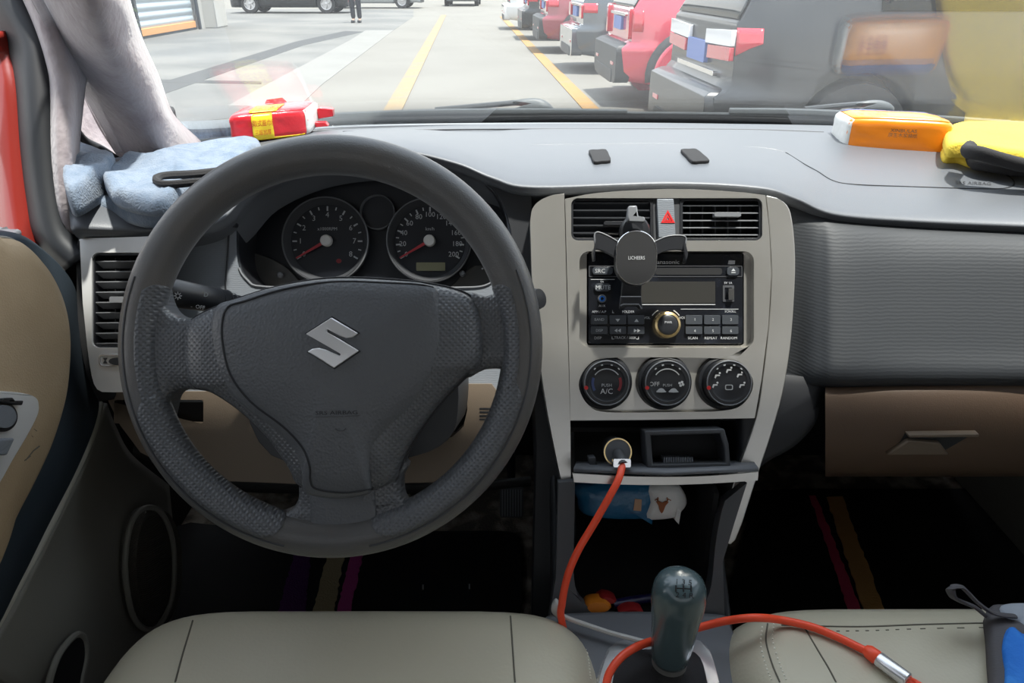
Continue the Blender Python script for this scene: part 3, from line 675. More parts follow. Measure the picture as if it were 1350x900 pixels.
# dark blue band: inner panel body
band = sm([(-60, 290), (-5, 300), (30, 304), (60, 322), (96, 360), (115, 420), (128, 470), (134, 515), (130, 555), (104, 620), (64, 698), (24, 778), (-26, 868), (-90, 900), (-120, 600)], 6)
q = MB(); q.dome(band, (20, 560), XM(-.50), [(1.0, -.09), (1.0, -.02), (.985, -.005), (.95, .002), (.6, .004)]); q.build('door_panel', 'door_blue', door, smooth=70)
# tan padded insert
tan = sm([(-60, 312), (-5, 312), (20, 318), (48, 345), (69, 385), (79, 430), (79, 480), (72, 530), (53, 590), (27, 645), (-2, 700), (-30, 770), (-90, 800), (-110, 560)], 6)
q = MB(); q.dome(tan, (-8, 520), XM(-.49), [(1.0, -.012), (1.0, .0), (.985, .008), (.94, .015), (.85, .02), (.5, .022)]); pad = q.build('padded_insert', 'beige_vinyl', door, smooth=180)
q = MB(); q.tube([DX(x, y, -.487) for x, y in tan], .0014, 6, closed=True); q.build('piping', 'door_grey', door)
# switch plate
mm = XM(-.464)
q = MB(); q.prism(sm([(-80, 512), (-10, 515), (25, 518), (42, 524), (46, 534), (44, 548), (30, 575), (12, 605), (-15, 650), (-60, 700)], 4), mm, -.006, .004); sp = q.build('switch_plate', 'silver_panel', door, bevel=.002)
q = MB(); q.prism(circ(-5, 549, 20), mm, 0, .006); q.build('mirror_switch', 'black_satin', sp, bevel=.001)
q = MB(); q.prism(circ(-6, 549, 15), mm, 0, .009); q.build('mirror_dial', 'dash_panel', sp, bevel=.002)
q = MB(); q.prism([(-10, 525), (4, 524), (8, 528), (19, 528), (17, 534), (4, 533), (-10, 530)], mm, 0, .009); q.build('lock_switch', 'black_satin', sp, bevel=.001)
q = MB(); q.prism(rrect(-20, 573, 8, 600, 3), mm, 0, .003); q.build('window_switch', 'black_satin', sp, bevel=.001)
q = MB(); q.prism([(-20, 578), (5, 577), (-6, 600), (-20, 600)], mm, 0, .011); q.build('window_switch', 'dash_panel', sp, bevel=.002)
for (a, b_) in (((44, 565), (48, 568)), ((41, 574), (43, 576)), ((34, 606), (44, 594)), ((44, 594), (52, 588)), ((32, 607), (40, 601))):
    q = MB(); q.tube([DX(*a, -.4685), DX(*b_, -.4685)], .0007, 5); o = q.build('scuff', 'seam', pad)
# light trim edge and lower panel
edge = cat_rom([DX(128, 530, -.515), DX(118, 570, -.51), DX(98, 615, -.51), DX(62, 690, -.51), DX(22, 765, -.51), DX(-25, 850, -.51)], 8)
q = MB().tube(edge, .008, 10, flat=.7); q.build('trim_edge', 'door_edge', door, smooth=180)
low = [[DX(130, 530, -.53), DX(100, 610, -.525), (DX(60, 690, -.52)), DX(10, 790, -.52), DX(-40, 880, -.52)],
       [DX(142, 560, -.55), DX(120, 640, -.545), DX(85, 720, -.54), DX(50, 800, -.53), DX(0, 900, -.53)],
       [DX(165, 600, -.57), DX(160, 700, -.56), DX(140, 780, -.55), DX(115, 850, -.54), DX(60, 950, -.54)],
       [DX(215, 640, -.58), DX(225, 760, -.57), DX(215, 850, -.565), DX(170, 930, -.56), DX(110, 980, -.55)]]
q = MB().grid(patch(low, 8, 8)); q.build('lower_panel', 'door_grey', door, smooth=180, solid=.01)
sc_c = (198, 745)
spk = [(sc_c[0]+(x), sc_c[1]+(y)) for x, y in [(-33, 0), (-30, -35), (-22, -62), (-6, -76), (14, -70), (28, -40), (32, 0), (28, 45), (12, 78), (-6, 84), (-22, 68), (-30, 35)]]
q = MB(); q.dome(sm(spk, 5), sc_c, XM(-.545), [(1.0, -.03), (1.0, .008), (.96, .014), (.9, .012), (.86, .006), (.5, .012)]); q.build('speaker_grille', 'speaker_grille', door, smooth=60)
q = MB(); q.tube([DX(x, y, -.532) for x, y in sm(spk, 5)], .004, 8, closed=True); q.build('speaker_ring', 'door_grey', door)
q = MB(); q.dome(sm([(62, 930), (66, 895), (78, 862), (98, 838), (110, 840), (113, 862), (108, 890), (98, 930)], 5), (90, 890), XM(-.516), [(1.0, 0), (.97, .002), (.8, .0022)]); q.build('pocket_opening', 'black_matt', door)
q = MB(); q.tube([DX(x, y, -.515) for x, y in sm([(62, 930), (66, 895), (78, 862), (98, 838), (110, 840), (113, 862), (108, 890), (98, 930)], 5)], .004, 8, closed=True); q.build('pocket_rim', 'door_grey', door)

# ================================================================ DASHBOARD
dash = empty('dashboard', (.16, .95, Z(-.5)), 'grey car dashboard with silver centre stack, beige lower panels and air vents', 'dashboard')
def P3(px, py, t): return W(px, py, t)
def BZ(x, y, z=-.208): return DZ(x, y, Z(z))
cols = [((96, 236), (94, 303, .80)), ((150, 212), (110, 300, .80)), ((240, 194), (200, 302, .82)), ((330, 182), (285, 292, .84)), ((400, 175), (340, 240, .858)), ((460, 171), (420, 207, .865)),
        ((540, 168), (520, 198, .865)), ((610, 166), (600, 214, .862)), ((670, 165), (650, 234, .857)), ((740, 164.5), (705, 246, .85)), ((880, 164), (880, 241, .85)),
        ((980, 165), (1000, 247, .85)), ((1040, 166), (1050, 261, .85)), ((1110, 168), (1100, 281, .85)), ((1200, 173), (1200, 290, .855)), ((1330, 183), (1350, 297, .85)), ((1460, 191), (1500, 303, .83)), ((1620, 198), (1810, 318, .81))]
RWS = []
for (bp_, kp) in cols:
    B0 = BZ(*bp_); K = W(*kp)
    r = [B0+Vector((0, .05, -.03)), B0+Vector((0, .02, -.004)), B0]
    for u, lz in ((.3, .006), (.6, .010), (.82, .009), (.94, .005)): r.append(B0.lerp(K, u)+Vector((0, 0, lz)))
    r += [K, K+Vector((0, .003, -.006)), K+Vector((0, .010, -.013)), K+Vector((0, .03, -.022)), K+Vector((0, .06, -.05))]
    RWS.append(r)
rowsT = [[RWS[i][j] for i in range(len(RWS))] for j in range(len(RWS[0]))]
q = MB().grid(patch(rowsT, 6, 4)); top_pad = q.build('top_pad', 'dash_grey', dash, smooth=180)
bpy.context.view_layer.update()
_bv = BVHTree.FromPolygons([v+Vector() for v in q.v], q.f)
def hit(px, py, up=0.0, bv=None):
    r = ray(px, py).normalized(); h = (bv or _bv).ray_cast(CAM, r)
    if h[0] is None: return None if bv else BZ(px, py)
    n = h[1] if h[1].z > 0 else -h[1]
    return h[0]+n*up
# airbag lid joint
jt = [(1036, 201), (1060, 216), (1078, 226), (1098, 238), (1125, 243), (1200, 246), (1300, 249), (1330, 247), (1337, 240), (1325, 230), (1290, 218)]
pts = cat_rom([hit(x, y, -.0004) for x, y in jt], 5); q = MB().tube(pts, .0012, 6); q.build('airbag_lid_joint', 'dash_dark', dash)
mz = lambda x, y, d: hit(x, y, .0006)
q = MB(); texts([('SRS AIRBAG', 1283, 242, 4.0, mz, 0, 2, 1.6)], 'airbag_lettering', 'shroud', dash)
# faint moulded crease along the pad
q = MB().tube(cat_rom([hit(x, y, -.0009) for x, y in ((700, 191), (720, 190.5), (760, 190), (880, 189), (1000, 194), (1040, 201))], 6), .0012, 6); q.build('pad_crease', 'dash_grey', dash)
q = MB().tube(cat_rom([hit(x, y, -.0003) for x, y in ((452, 173.5), (560, 171), (700, 170), (880, 170), (1000, 171), (1086, 174))], 6), .0011, 6); q.build('demister_joint', 'dash_dark', dash)

# passenger side face
fr = []
for x, cy_, tt, kf in ((1034, 256, .870, .1), (1052, 263, .866, .3), (1080, 274, .862, .8), (1110, 284, .858, 1), (1200, 291, .862, 1), (1350, 297, .858, 1), (1520, 303, .84, 1), (1810, 318, .82, 1)):
    fr.append([W(x, cy_+4, tt+.012), W(x, cy_+14, tt-.005*kf), W(x, 340, tt-.018*kf), W(x, 400, tt-.026*kf), W(x, 460, tt-.033*kf), W(x, 492, tt-.038*kf), W(x, 506, tt-.030*kf), W(x, 512, tt-.005), W(x, 514, tt+.03)])
rowsT = [[fr[i][j] for i in range(len(fr))] for j in range(len(fr[0]))]
q = MB().grid(patch(rowsT, 8, 5)); q.build('passenger_panel', 'dash_face', dash, smooth=180)
# dark cheek between centre stack and glovebox
q = MB(); q.dome(sm([(985, 500), (1092, 500), (1086, 530), (1078, 560), (1050, 590), (1012, 612), (985, 640), (965, 700), (955, 700), (975, 600)], 4), (1010, 560), PF(.845), [(1, -.09), (1, -.02), (.97, -.004), (.8, .0)]); q.build('dark_cheek', 'dash_dark', dash, smooth=60)
# glovebox
gb = []
for x in (1088, 1120, 1150, 1250, 1350, 1520, 1790):
    dy = -(x-1088)*.022
    gb.append([W(x, 508+dy, .85), W(x, 515+dy, .834), W(x, 545+dy, .832), W(x, 575+dy, .842), W(x, 600+dy*.6, .862), W(x, 622, .90), W(x, 628, .97)])
rowsT = [[gb[i][j] for i in range(len(gb))] for j in range(len(gb[0]))]
q = MB().grid(patch(rowsT, 6, 5)); gl = q.build('glovebox', 'brown_plastic', dash, smooth=180)
_bg = BVHTree.FromPolygons(q.v, q.f)
mg = lambda x, y, d: hit(x, y, 0, _bg)+Vector((0, -d, 0))
q = MB(); q.prism([(1193, 571), (1286, 569), (1246, 592), (1176, 595)], mg, -.001, .0012); q.build('handle_recess', 'dash_dark', gl)
q = MB(); q.prism([(1166, 596), (1194, 577), (1236, 580), (1248, 596)], mg, -.002, .006); q.build('handle', 'beige_plastic', gl, bevel=.002)
q = MB(); q.prism([(1193, 568), (1286, 567), (1285, 571), (1194, 572)], mg, -.002, .008); q.build('handle', 'beige_plastic', gl, bevel=.001)

# -------- centre stack
m84 = PF(.84)
plate = sm([(745, 262), (790, 254), (880, 249), (960, 252), (1009, 257)], 3, False)+[(1014, 300), (1017, 360), (1013, 430), (1004, 500), (995, 551)]+[(880, 553), (752, 554)]+[(749, 420)]
h1 = rrect(753, 261, 1005, 317, 9); h2 = rrect(764, 331, 994, 458, 13); 
h3 = [(p[0], p[1]) for p in sm([(800, 472), (880, 471), (955, 473), (980, 481), (993, 505), (982, 530), (955, 541), (880, 543), (800, 543), (775, 533), (763, 507), (775, 482)], 5)]
q = MB(); q.prism([plate, h1, h2, h3], m84, -.03, 0); fas = q.build('centre_fascia', 'silver', dash, bevel=.0035, seg=3)
q = MB(); q.prism([rrect(760, 327, 998, 462, 14), rrect(775, 331, 985, 455, 4)], m84, -.03, -.012); q.build('radio_surround', 'silver', fas, bevel=.002)
q = MB(); q.prism([(755, 466), (1000, 466), (1000, 548), (755, 548)], m84, -.035, -.011); q.build('knob_recess', 'silver', fas, bevel=.002)
lt = sm([(699, 292), (702, 275), (712, 264), (728, 257), (744, 255)], 4, False)+[(748, 420), (752, 554), (753, 668)]+sm([(747, 664), (733, 600), (718, 520), (708, 440), (701, 360)], 3, False)
q = MB(); q.prism(lt, m84, -.06, -.001); q.build('side_trim', 'silver', dash, bevel=.008, seg=4)
rt_ = [(1011, 257)]+sm([(1024, 260), (1038, 270), (1045, 290), (1049, 340), (1047, 400), (1042, 460), (1032, 520), (1018, 570), (998, 630), (970, 712), (952, 712)], 3, False)+sm([(958, 665), (975, 615), (997, 552), (1006, 500), (1014, 430), (1018, 360), (1015, 300)], 3, False)
q = MB(); q.prism(rt_, m84, -.06, -.001); q.build('side_trim', 'silver', dash, bevel=.008, seg=4)
# vents
def vent(x0, y0, x1, y1, ys, sm_, tilt, mapf, tab, tabm='black_satin', slope=0, vanes=(), th=.9, dep=.012):
    q = MB(); q.prism([rrect(x0-2, y0-2, x1+2, y1+2, 6), rrect(x0+2, y0+2, x1-2, y1-2, 5)], mapf, -.028, -.003); v = q.build('air_vent', 'black_satin', dash, bevel=.001)
    q = MB(); q.prism([(x0-2, y0-2), (x1+2, y0-2), (x1+2, y1+2), (x0-2, y1+2)], mapf, -.04, -.03); q.build('vent_back', 'black_matt', v)
    for y in ys:
        b = MB(); P_ = [mapf(x0+1, y, -.005), mapf(x1-1, y+slope, -.005), mapf(x1-1, y+slope+tilt, -.005-dep), mapf(x0+1, y+tilt, -.005-dep)]
        o_ = UP*(.0009*th)
        b.add([p+o_ for p in P_]+[p-o_ for p in P_], [(0, 1, 2, 3), (4, 7, 6, 5), (0, 4, 5, 1), (1, 5, 6, 2), (2, 6, 7, 3), (3, 7, 4, 0)]); b.build('slat', sm_, v, bevel=.0004, seg=1)
    for x in vanes:
        b = MB(); b.prism([(x-.8, y0+3), (x+.8, y0+3), (x+.8, y1-3), (x-.8, y1-3)], mapf, -.028, -.019); b.build('rear_vane', 'shroud', v)
    b = MB(); b.prism(rrect(*tab, 2), mapf, -.006, .003); b.build('vent_tab', tabm, v, bevel=.001)
    return v
mat('slat_grey', (0.17, 0.175, 0.185), 0.38)
mat('slat_dark', (0.035, 0.037, 0.042), 0.35)
vent(754, 262, 860, 315, (266, 276, 286, 296, 306), 'slat_dark', 7, m84, (796, 292, 826, 297), vanes=(), th=1.2)
vent(899, 262, 1004, 315, (270, 280, 290, 299.5, 309), 'slat_grey', -3, m84, (941, 280, 976, 286), 'slat_grey', vanes=(915, 932, 949, 966, 983), th=.8)  # light on the slats' upper edges is put into their paler grey
q = MB(); q.prism([(861, 260), (898, 260), (899, 317), (862, 317)], m84, -.025, -.004); q.build('switch_housing', 'shroud', dash, bevel=.001)
q = MB(); q.prism([(866, 262), (888, 262), (891, 314), (868, 314)], m84, -.01, .001); hz = q.build('hazard_button', 'dash_panel', dash, bevel=.0012)
q = MB(); q.prism([[(880, 277), (889.5, 294), (871, 294)], [(880, 281), (886, 292), (874.5, 292)]], m84, .001, .0018); q.build('warning_triangle', 'red_mark', hz)
q = MB(); q.prism([[(880, 283), (885, 291.5), (875.5, 291.5)], [(880, 286.5), (882.3, 290), (878, 290)]], m84, .001, .0017); q.build('warning_triangle', 'red_mark', hz)
# climate knobs
def knob(cx, cy, kind):
    c = W(cx, cy, .84); ax = -FW; u = .84/FP
    q = MB(); q.lathe(c-ax*.012, ax, [(37*u, 0), (37*u, .004), (35.5*u, .010), (32*u, .0115), (31*u, .011)], 48); k = q.build('climate_knob', 'black_satin', dash)
    q = MB(); q.lathe(c, ax, [(30.5*u, -.006), (30.5*u, .010), (29.5*u, .0125), (28.6*u, .013)], 48, cap=False); q.build('knob_grip', 'black_satin', k)
    q = MB(); q.lathe(c, ax, [(29.2*u, .0118), (29.6*u, .0132), (28.6*u, .0140), (27.9*u, .0135)], 60, cap=False); q.build('chrome_ring', 'slat_grey', k)
    q = MB(); q.lathe(c, ax, [(28.2*u, .005), (28.2*u, .0128), (24*u, .0132), (21*u, .0115), (0, .0115)], 48); q.build('knob_face', 'black_satin', k)
    q = MB(); 
    for a in (50, 75, 105, 130):
        p = [(cx+r*math.cos(math.radians(a+da)), cy-r*math.sin(math.radians(a+da))) for r, da in ((23.5, -3), (23.5, 3), (25, 3), (25, -3))]; q.prism(p, m84, .0125, .0139)
    q.build('knob_ticks', 'grey_mark', k)
    q = MB(); a = 190; q.prism(circ(cx-26.8, cy+6, 2.6, 10), m84, .0125, .0146); q.build('red_pointer', 'red_mark', k)
    M = lambda x, y, d=0: m84(x, y, .0122+d)
    if kind == 0:
        q = MB(); q.prism(circ(cx, cy, 19, 24, 35, 145)+circ(cx, cy, 17.8, 24, 145, 35), m84, .0118, .0124); q.build('dial_arc', 'grey_mark', k)
        q = MB(); q.prism(circ(cx, cy, 20, 14, -32, 22)+circ(cx, cy, 16.5, 14, 22, -32), m84, .0118, .0123); q.build('warm_band', 'red_dim', k)
        q = MB(); q.prism(circ(cx, cy, 20, 14, 158, 212)+circ(cx, cy, 16.5, 14, 212, 158), m84, .0118, .0123); q.build('cool_band', 'blue_mark', k)
        texts([('A/C', cx, cy+11, 7, M, 0)], 'knob_lettering', 'white_mark', k); texts([('PUSH', cx, cy+3, 4, M, 0)], 'knob_lettering', 'grey_mark', k)
    elif kind == 1:
        q = MB(); q.prism(circ(cx, cy, 19, 24, 35, 145)+circ(cx, cy, 17.8, 24, 145, 35), m84, .0118, .0124); q.build('dial_arc', 'grey_mark', k)
        texts([('OFF', cx-17, cy+1.5, 5.5, M, 0)], 'knob_lettering', 'white_mark', k); texts([('PUSH', cx, cy+3, 3.6, M, 0)], 'knob_lettering', 'grey_mark', k)
        q = MB()
        for s_ in (-8, 8):
            q.prism(sm([(cx+s_-6, cy+12), (cx+s_-5, cy+9.5), (cx+s_-2, cy+7), (cx+s_+2, cy+7), (cx+s_+5, cy+10), (cx+s_+6, cy+12)], 2), m84, .0118, .0124)
        q.build('car_symbol', 'grey_mark', k)
        q = MB()
        for a in range(4):
            q.prism(circ(cx+18+2.4*math.cos(a*PI/2+.4), cy+1+2.4*math.sin(a*PI/2+.4), 1.7, 8), m84, .0118, .0124)
        q.build('fan_symbol', 'white_mark', k)
    else:
        q = MB()
        for (dx, dy) in ((0, -17), (-15, -10), (14, -11), (-18, 2.5), (17, 2.5)):
            q.prism(circ(cx+dx+3, cy+dy-3, 1.3, 8), m84, .0118, .0124)
            q.prism([(cx+dx-4, cy+dy+3), (cx+dx-2.5, cy+dy-1), (cx+dx+3, cy+dy-1), (cx+dx+3, cy+dy+.8), (cx+dx-1, cy+dy+.8), (cx+dx-2.5, cy+dy+4)], m84, .0118, .0124)
        q.build('airflow_symbols', 'white_mark', k)
        q = MB(); q.prism([rrect(cx-5, cy+2, cx+5, cy+9, 2), rrect(cx-4, cy+3, cx+4, cy+8, 1.5)], m84, .0118, .0124); q.build('demist_symbol', 'grey_mark', k)
knob(798, 504, 0); knob(877, 504, 1); knob(957, 504, 2)

# open ashtray drawer and socket recess under the stack
q = MB(); q.prism([(750, 552), (1010, 552), (985, 640), (752, 640)], m84, -.10, -.085); q.build('socket_recess', 'black_matt', dash)
q = MB(); q.prism([(752, 553), (998, 551), (998, 556), (752, 558)], m84, -.085, -.02); q.build('recess_roof', 'black_matt', dash)
dr = [[W(x, y, t) for x, y, t in r] for r in ([(756, 622, .80), (880, 627, .793), (1000, 621, .80)], [(760, 612, .86), (880, 614, .86), (992, 610, .86)])]
q = MB().grid(dr); trf = q.build('ashtray_drawer', 'console_grey', dash, solid=.004)
q = MB(); q.prism(sm([(755, 624), (820, 627.5), (880, 628.5), (940, 627), (1000, 622)], 3, False)+sm([(999, 633), (940, 637), (880, 639), (820, 638.5), (757, 635.5)], 3, False), PF(.795), -.006, 0); q.build('drawer_front', 'silver', trf, bevel=.0015)
fo = [(850, 568), (955, 565), (961, 585), (964, 621), (854, 625)]; fi = [(858, 574), (949, 571.5), (955, 590), (957, 610), (861, 612)]
q = MB(); q.prism([fo, fi], PF(.82), -.035, 0); af = q.build('ashtray_frame', 'shroud', trf, bevel=.0015)
q = MB(); q.prism([(857, 572), (956, 570), (960, 613), (858, 615)], PF(.82), -.06, -.035); q.build('ashtray_back', 'black_matt', trf)
q = MB()
for i in range(13): q.prism([(878+i*3.1, 605), (880+i*3.1, 605), (880+i*3.1, 612), (878+i*3.1, 612)], PF(.82), -.03, -.012)
q.build('stub_ridges', 'dash_panel', trf)
q = MB(); q.prism([(776, 603), (785, 602), (787, 612), (787, 621), (779, 621)], PF(.83), -.02, 0); q.build('drawer_bracket', 'shroud', trf, bevel=.001)
# driver side vent panel
m82 = PF(.82)
out = sm([(105, 318), (108, 314), (150, 313), (207, 311)], 2, False)+[(210, 420), (205, 516)]+sm([(150, 517), (128, 513), (118, 480), (109, 400)], 3, False)
q = MB(); q.prism([out, rrect(121, 333, 199, 458, 9)], m82, -.03, 0); lp = q.build('driver_vent_panel', 'silver_panel', dash, bevel=.004, seg=3)
vent(121, 334, 199, 457, [344+13.6*i for i in range(9)], 'slat_grey', 7, m82, (146, 391, 170, 399), 'slat_grey', slope=-1, dep=.016, vanes=(140, 160, 180))
q = MB(); q.prism([rrect(131, 467, 200, 483, 5), rrect(133, 469, 198, 481, 4)], m82, -.002, .0015); q.build('vent_wheel_frame', 'silver_bright', lp, bevel=.0006)
q = MB(); q.prism(circ(156, 476, 11, 20, ry=5), m82, -.002, .003); q.build('vent_wheel', 'shroud', lp, bevel=.001)
q = MB(); q.prism([(136, 471.5), (142, 471.5), (137, 479), (143, 479)][:2]+[(139.5, 475), (142, 479), (136, 479), (138.5, 475)], m82, 0, .001); q.build('vent_symbol', 'shroud', lp)
q = MB(); q.dome(sm([(98, 300), (112, 300), (112, 400), (120, 480), (132, 515), (125, 530), (112, 500), (100, 420)], 3), (115, 430), PF(.84), [(1, -.05), (1, -.01), (.8, 0)]); q.build('end_cheek', 'black_matt', dash, smooth=60)
q = MB(); q.prism([(100, 296), (215, 298), (215, 316), (104, 319)], PF(.83), -.04, 0); q.build('end_cap', 'dash_grey', dash, bevel=.004, seg=3)

# instrument hood and panels
hole = sm([(312, 300), (320, 268), (350, 238), (420, 216), (520, 212), (600, 225), (648, 250), (668, 290), (666, 335), (655, 362), (640, 376), (600, 379), (480, 379), (352, 378), (326, 369), (313, 345)], 4)
q = MB(); q.prism([[(200, 302), (290, 300), (303, 300), (303, 300), (318, 262), (348, 232), (420, 210), (520, 206), (600, 219), (652, 244), (700, 252), (705, 530), (640, 530), (196, 530)], hole], PF(.885), -.01, 0); q.build('driver_panel', 'dash_panel', dash, bevel=.002)
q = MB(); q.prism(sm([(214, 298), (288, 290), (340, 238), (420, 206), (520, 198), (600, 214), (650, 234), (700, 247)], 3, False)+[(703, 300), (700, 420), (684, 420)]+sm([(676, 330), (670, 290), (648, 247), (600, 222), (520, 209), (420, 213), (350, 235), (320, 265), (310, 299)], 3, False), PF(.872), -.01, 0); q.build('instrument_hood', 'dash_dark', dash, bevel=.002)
big = [(490+(p[0]-490)*1.03, 300+(p[1]-300)*1.03) for p in hole]
q = MB(); q.prism([big, hole], PF(.885), -.075, -.001); q.build('hood_tunnel', 'black_satin', dash, smooth=60)
q = MB(); q.tube([W(x, y, .884) for x, y in hole if y > 345], .0012, 6); q.build('tunnel_edge', 'slat_grey', dash)
q = MB(); q.tube([W(302, 302, .8845), W(300, 340, .8845), W(297, 375, .8845), W(300, 420, .8845)], .0012, 6); q.build('panel_joint', 'dash_dark', dash)
# knee panel
kp = [(138, 519), (160, 516), (268, 516), (330, 508), (380, 525), (420, 575)]+[(545, 584), (596, 576), (611, 562), (616, 540), (616, 506), (648, 506), (667, 531), (676, 560), (650, 612), (600, 634), (450, 640), (300, 634), (235, 622), (185, 596), (158, 560)]
cp = rrect(150, 527, 268, 558, 3)
q = MB(); q.prism([kp, cp], PF(.875), -.05, 0); kn = q.build('knee_panel', 'beige_plastic', dash, bevel=.009, seg=4)
q = MB(); q.prism([(146, 523), (272, 523), (272, 562), (146, 562)], PF(.875), -.045, -.02); q.build('coin_pocket', 'black_matt', kn)
q = MB(); q.prism([(205, 523), (209, 523), (209, 562), (205, 562)], PF(.875), -.02, -.006); q.build('pocket_divider', 'black_satin', kn)
q = MB()
for y in (538.5, 543, 548, 552.5): q.prism(rrect(632, y-1.1, 648, y+1.1, .9, 3), PF(.875), -.002, .0006)
q.build('speaker_slots', 'dash_dark', kn)
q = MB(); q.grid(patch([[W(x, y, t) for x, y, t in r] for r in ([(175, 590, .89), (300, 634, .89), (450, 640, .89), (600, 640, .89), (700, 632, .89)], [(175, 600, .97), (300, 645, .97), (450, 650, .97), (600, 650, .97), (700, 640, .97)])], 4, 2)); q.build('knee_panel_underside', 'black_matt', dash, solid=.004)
q = MB(); q.prism([(690, 300), (752, 300), (760, 700), (742, 840), (700, 840), (705, 620)], PF(.90), -.03, 0); q.build('stack_side', 'dash_dark', dash, bevel=.004)

# -------- instrument cluster
ic = empty('instrument_cluster', W(490, 380, .945), 'black instrument cluster with two round gauges behind the steering wheel', 'instrument cluster')
m95 = PF(.95)
q = MB(); q.prism([(490+(p[0]-490)*1.02, 303+(p[1]-303)*1.02) for p in hole], m95, -.02, -.004); q.build('cluster_backing', 'cluster_black', ic)
for pl in ([(300, 335), (330, 332), (372, 348), (396, 372), (396, 384), (300, 384)], [(600, 372), (625, 350), (650, 352), (680, 335), (680, 386), (596, 386)]):
    q = MB(); q.prism(sm(pl, 3), m95, -.003, .001); q.build('dusty_lens_corner', 'cluster_lower', ic, bevel=.001)
for c in ((371, 363), (610, 361)):
    q = MB(); q.lathe(W(*c, .95), -FW, [(4*.95/FP, 0), (4*.95/FP, .008), (2*.95/FP, .010)], 14); q.build('reset_pin', 'slat_grey', ic)
def gauge(cx, cy, r, lab, n, step, fmt, rn, hs, redzone=False):
    u = .95/FP; m = m95
    q = MB(); q.prism(circ(cx, cy, r-2, 60), m, -.001, .001); g_ = q.build('gauge', 'cluster_black', ic)
    q = MB(); rows = []
    prof = [(r, .001), (r, .012), (r-2, .0135), (r-7, .004), (r-8, .001)]
    q.lathe(W(cx, cy, .95), -FW, [(a*u, h) for a, h in prof], 80, cap=False); q.build('gauge_rim', 'shroud', g_, smooth=40)
    q = MB(); q.lathe(W(cx, cy, .95), -FW, [((r+.4)*u, .011), ((r+.6)*u, .0135), ((r-1.0)*u, .0145), ((r-1.4)*u, .012)], 80, cap=False); q.build('gauge_bright_edge', 'slat_grey', g_)
    q = MB(); N = n*2
    for i in range(N+1):
        a = math.radians(210-240*i/N); L_ = 6 if i % 2 == 0 else 4; w_ = 1.0 if i % 2 == 0 else .7; R0 = r-10
        dx, dy = math.cos(a), -math.sin(a); nx, ny = -dy, dx
        q.prism([(cx+dx*(R0-L_)+nx*w_, cy+dy*(R0-L_)+ny*w_), (cx+dx*R0+nx*w_, cy+dy*R0+ny*w_), (cx+dx*R0-nx*w_, cy+dy*R0-ny*w_), (cx+dx*(R0-L_)-nx*w_, cy+dy*(R0-L_)-ny*w_)], m, .001, .0016)
    q.build('gauge_ticks', 'grey_mark', g_)
    it = [(fmt(i), cx+math.cos(math.radians(210-240*i/n))*rn, cy-math.sin(math.radians(210-240*i/n))*rn*.97, hs, m, .0016) for i in range(n+1)]
    it.append((lab, cx, cy-16, 4.2, m, .0016))
    texts(it, 'gauge_numerals', 'grey_mark', g_)
    a = math.radians(210); dx, dy = math.cos(a), -math.sin(a); nx, ny = -dy, dx
    q = MB(); q.prism([(cx+nx*2.2, cy+ny*2.2), (cx+dx*(r-10)+nx*.8, cy+dy*(r-10)+ny*.8), (cx+dx*(r-10)-nx*.8, cy+dy*(r-10)-ny*.8), (cx-nx*2.2, cy-ny*2.2)], m, .005, .007); q.build('needle', 'needle_red', g_)
    q = MB(); q.lathe(W(cx, cy, .95), -FW, [(7.6*u, .003), (7.6*u, .010), (6.6*u, .0115), (0, .012)], 30); q.build('needle_hub', 'hub_white', g_)
    return g_
g1 = gauge(432, 318, 56, 'x1000RPM', 8, 1, lambda i: str(i), 35.5, 7)
q = MB(); q.prism(circ(447, 344, 3.6, 10, ry=3), m95, .001, .0016); q.build('warning_light', 'red_dim', g1)
g2 = gauge(567, 318, 55, 'km/h', 10, 20, lambda i: str(i*20), 36, 6.6)
q = MB(); q.prism(rrect(549, 346, 587, 357, 1), m95, .001, .002); q.build('trip_display', 'lcd_green', g2)
q = MB(); q.prism(circ(499, 281, 22, 40), m95, -.001, .003); g3 = q.build('round_indicator', 'cluster_black', ic)
q = MB(); q.lathe(W(499, 281, .95), -FW, [(22.6*.95/FP, .001), (22.8*.95/FP, .010), (21.8*.95/FP, .011), (21.4*.95/FP, .003)], 60, cap=False); q.build('indicator_ring', 'slat_grey', g3)
q = MB()
for a0 in (100, 150, 200, 250):
    q.prism(circ(645, 350, 11, 6, a0, a0+12)+circ(645, 350, 8.5, 6, a0+12, a0), m95, .002, .003)
q.lathe(W(640, 349, .95), -FW, [(3*.95/FP, 0), (3*.95/FP, .008), (2*.95/FP, .009)], 14); q.build('fuel_gauge', 'grey_mark', ic)

# -------- radio
rd = empty('car_radio', W(880, 453, .84, -.012), 'black double height car radio with gold ringed knob and small display', 'radio')
RF = lambda x, y, d=0: W(x, y, .84, d-.010)
q = MB(); q.prism(rrect(777, 333, 983, 453, 3), RF, -.05, 0); fp = q.build('faceplate', 'black_gloss', rd, bevel=.0012)
q = MB(); q.prism(rrect(866, 352, 955, 361, 3), RF, -.002, .0004); q.build('disc_slot', 'black_matt', rd)
q = MB(); q.prism([rrect(777.5, 349, 982, 364, 1), rrect(778.5, 350, 981, 363, 1)], RF, 0, .0006); q.build('slot_outline', 'shroud', rd)
q = MB(); q.prism(rrect(845, 370, 946, 399, 1), RF, -.001, .0006); ds = q.build('display', 'lcd_dark', rd)
q = MB(); q.prism([(845, 400.3), (946, 400.3), (946, 401.3), (845, 401.3)], RF, 0, .0008); q.build('display_edge', 'grey_mark', rd)
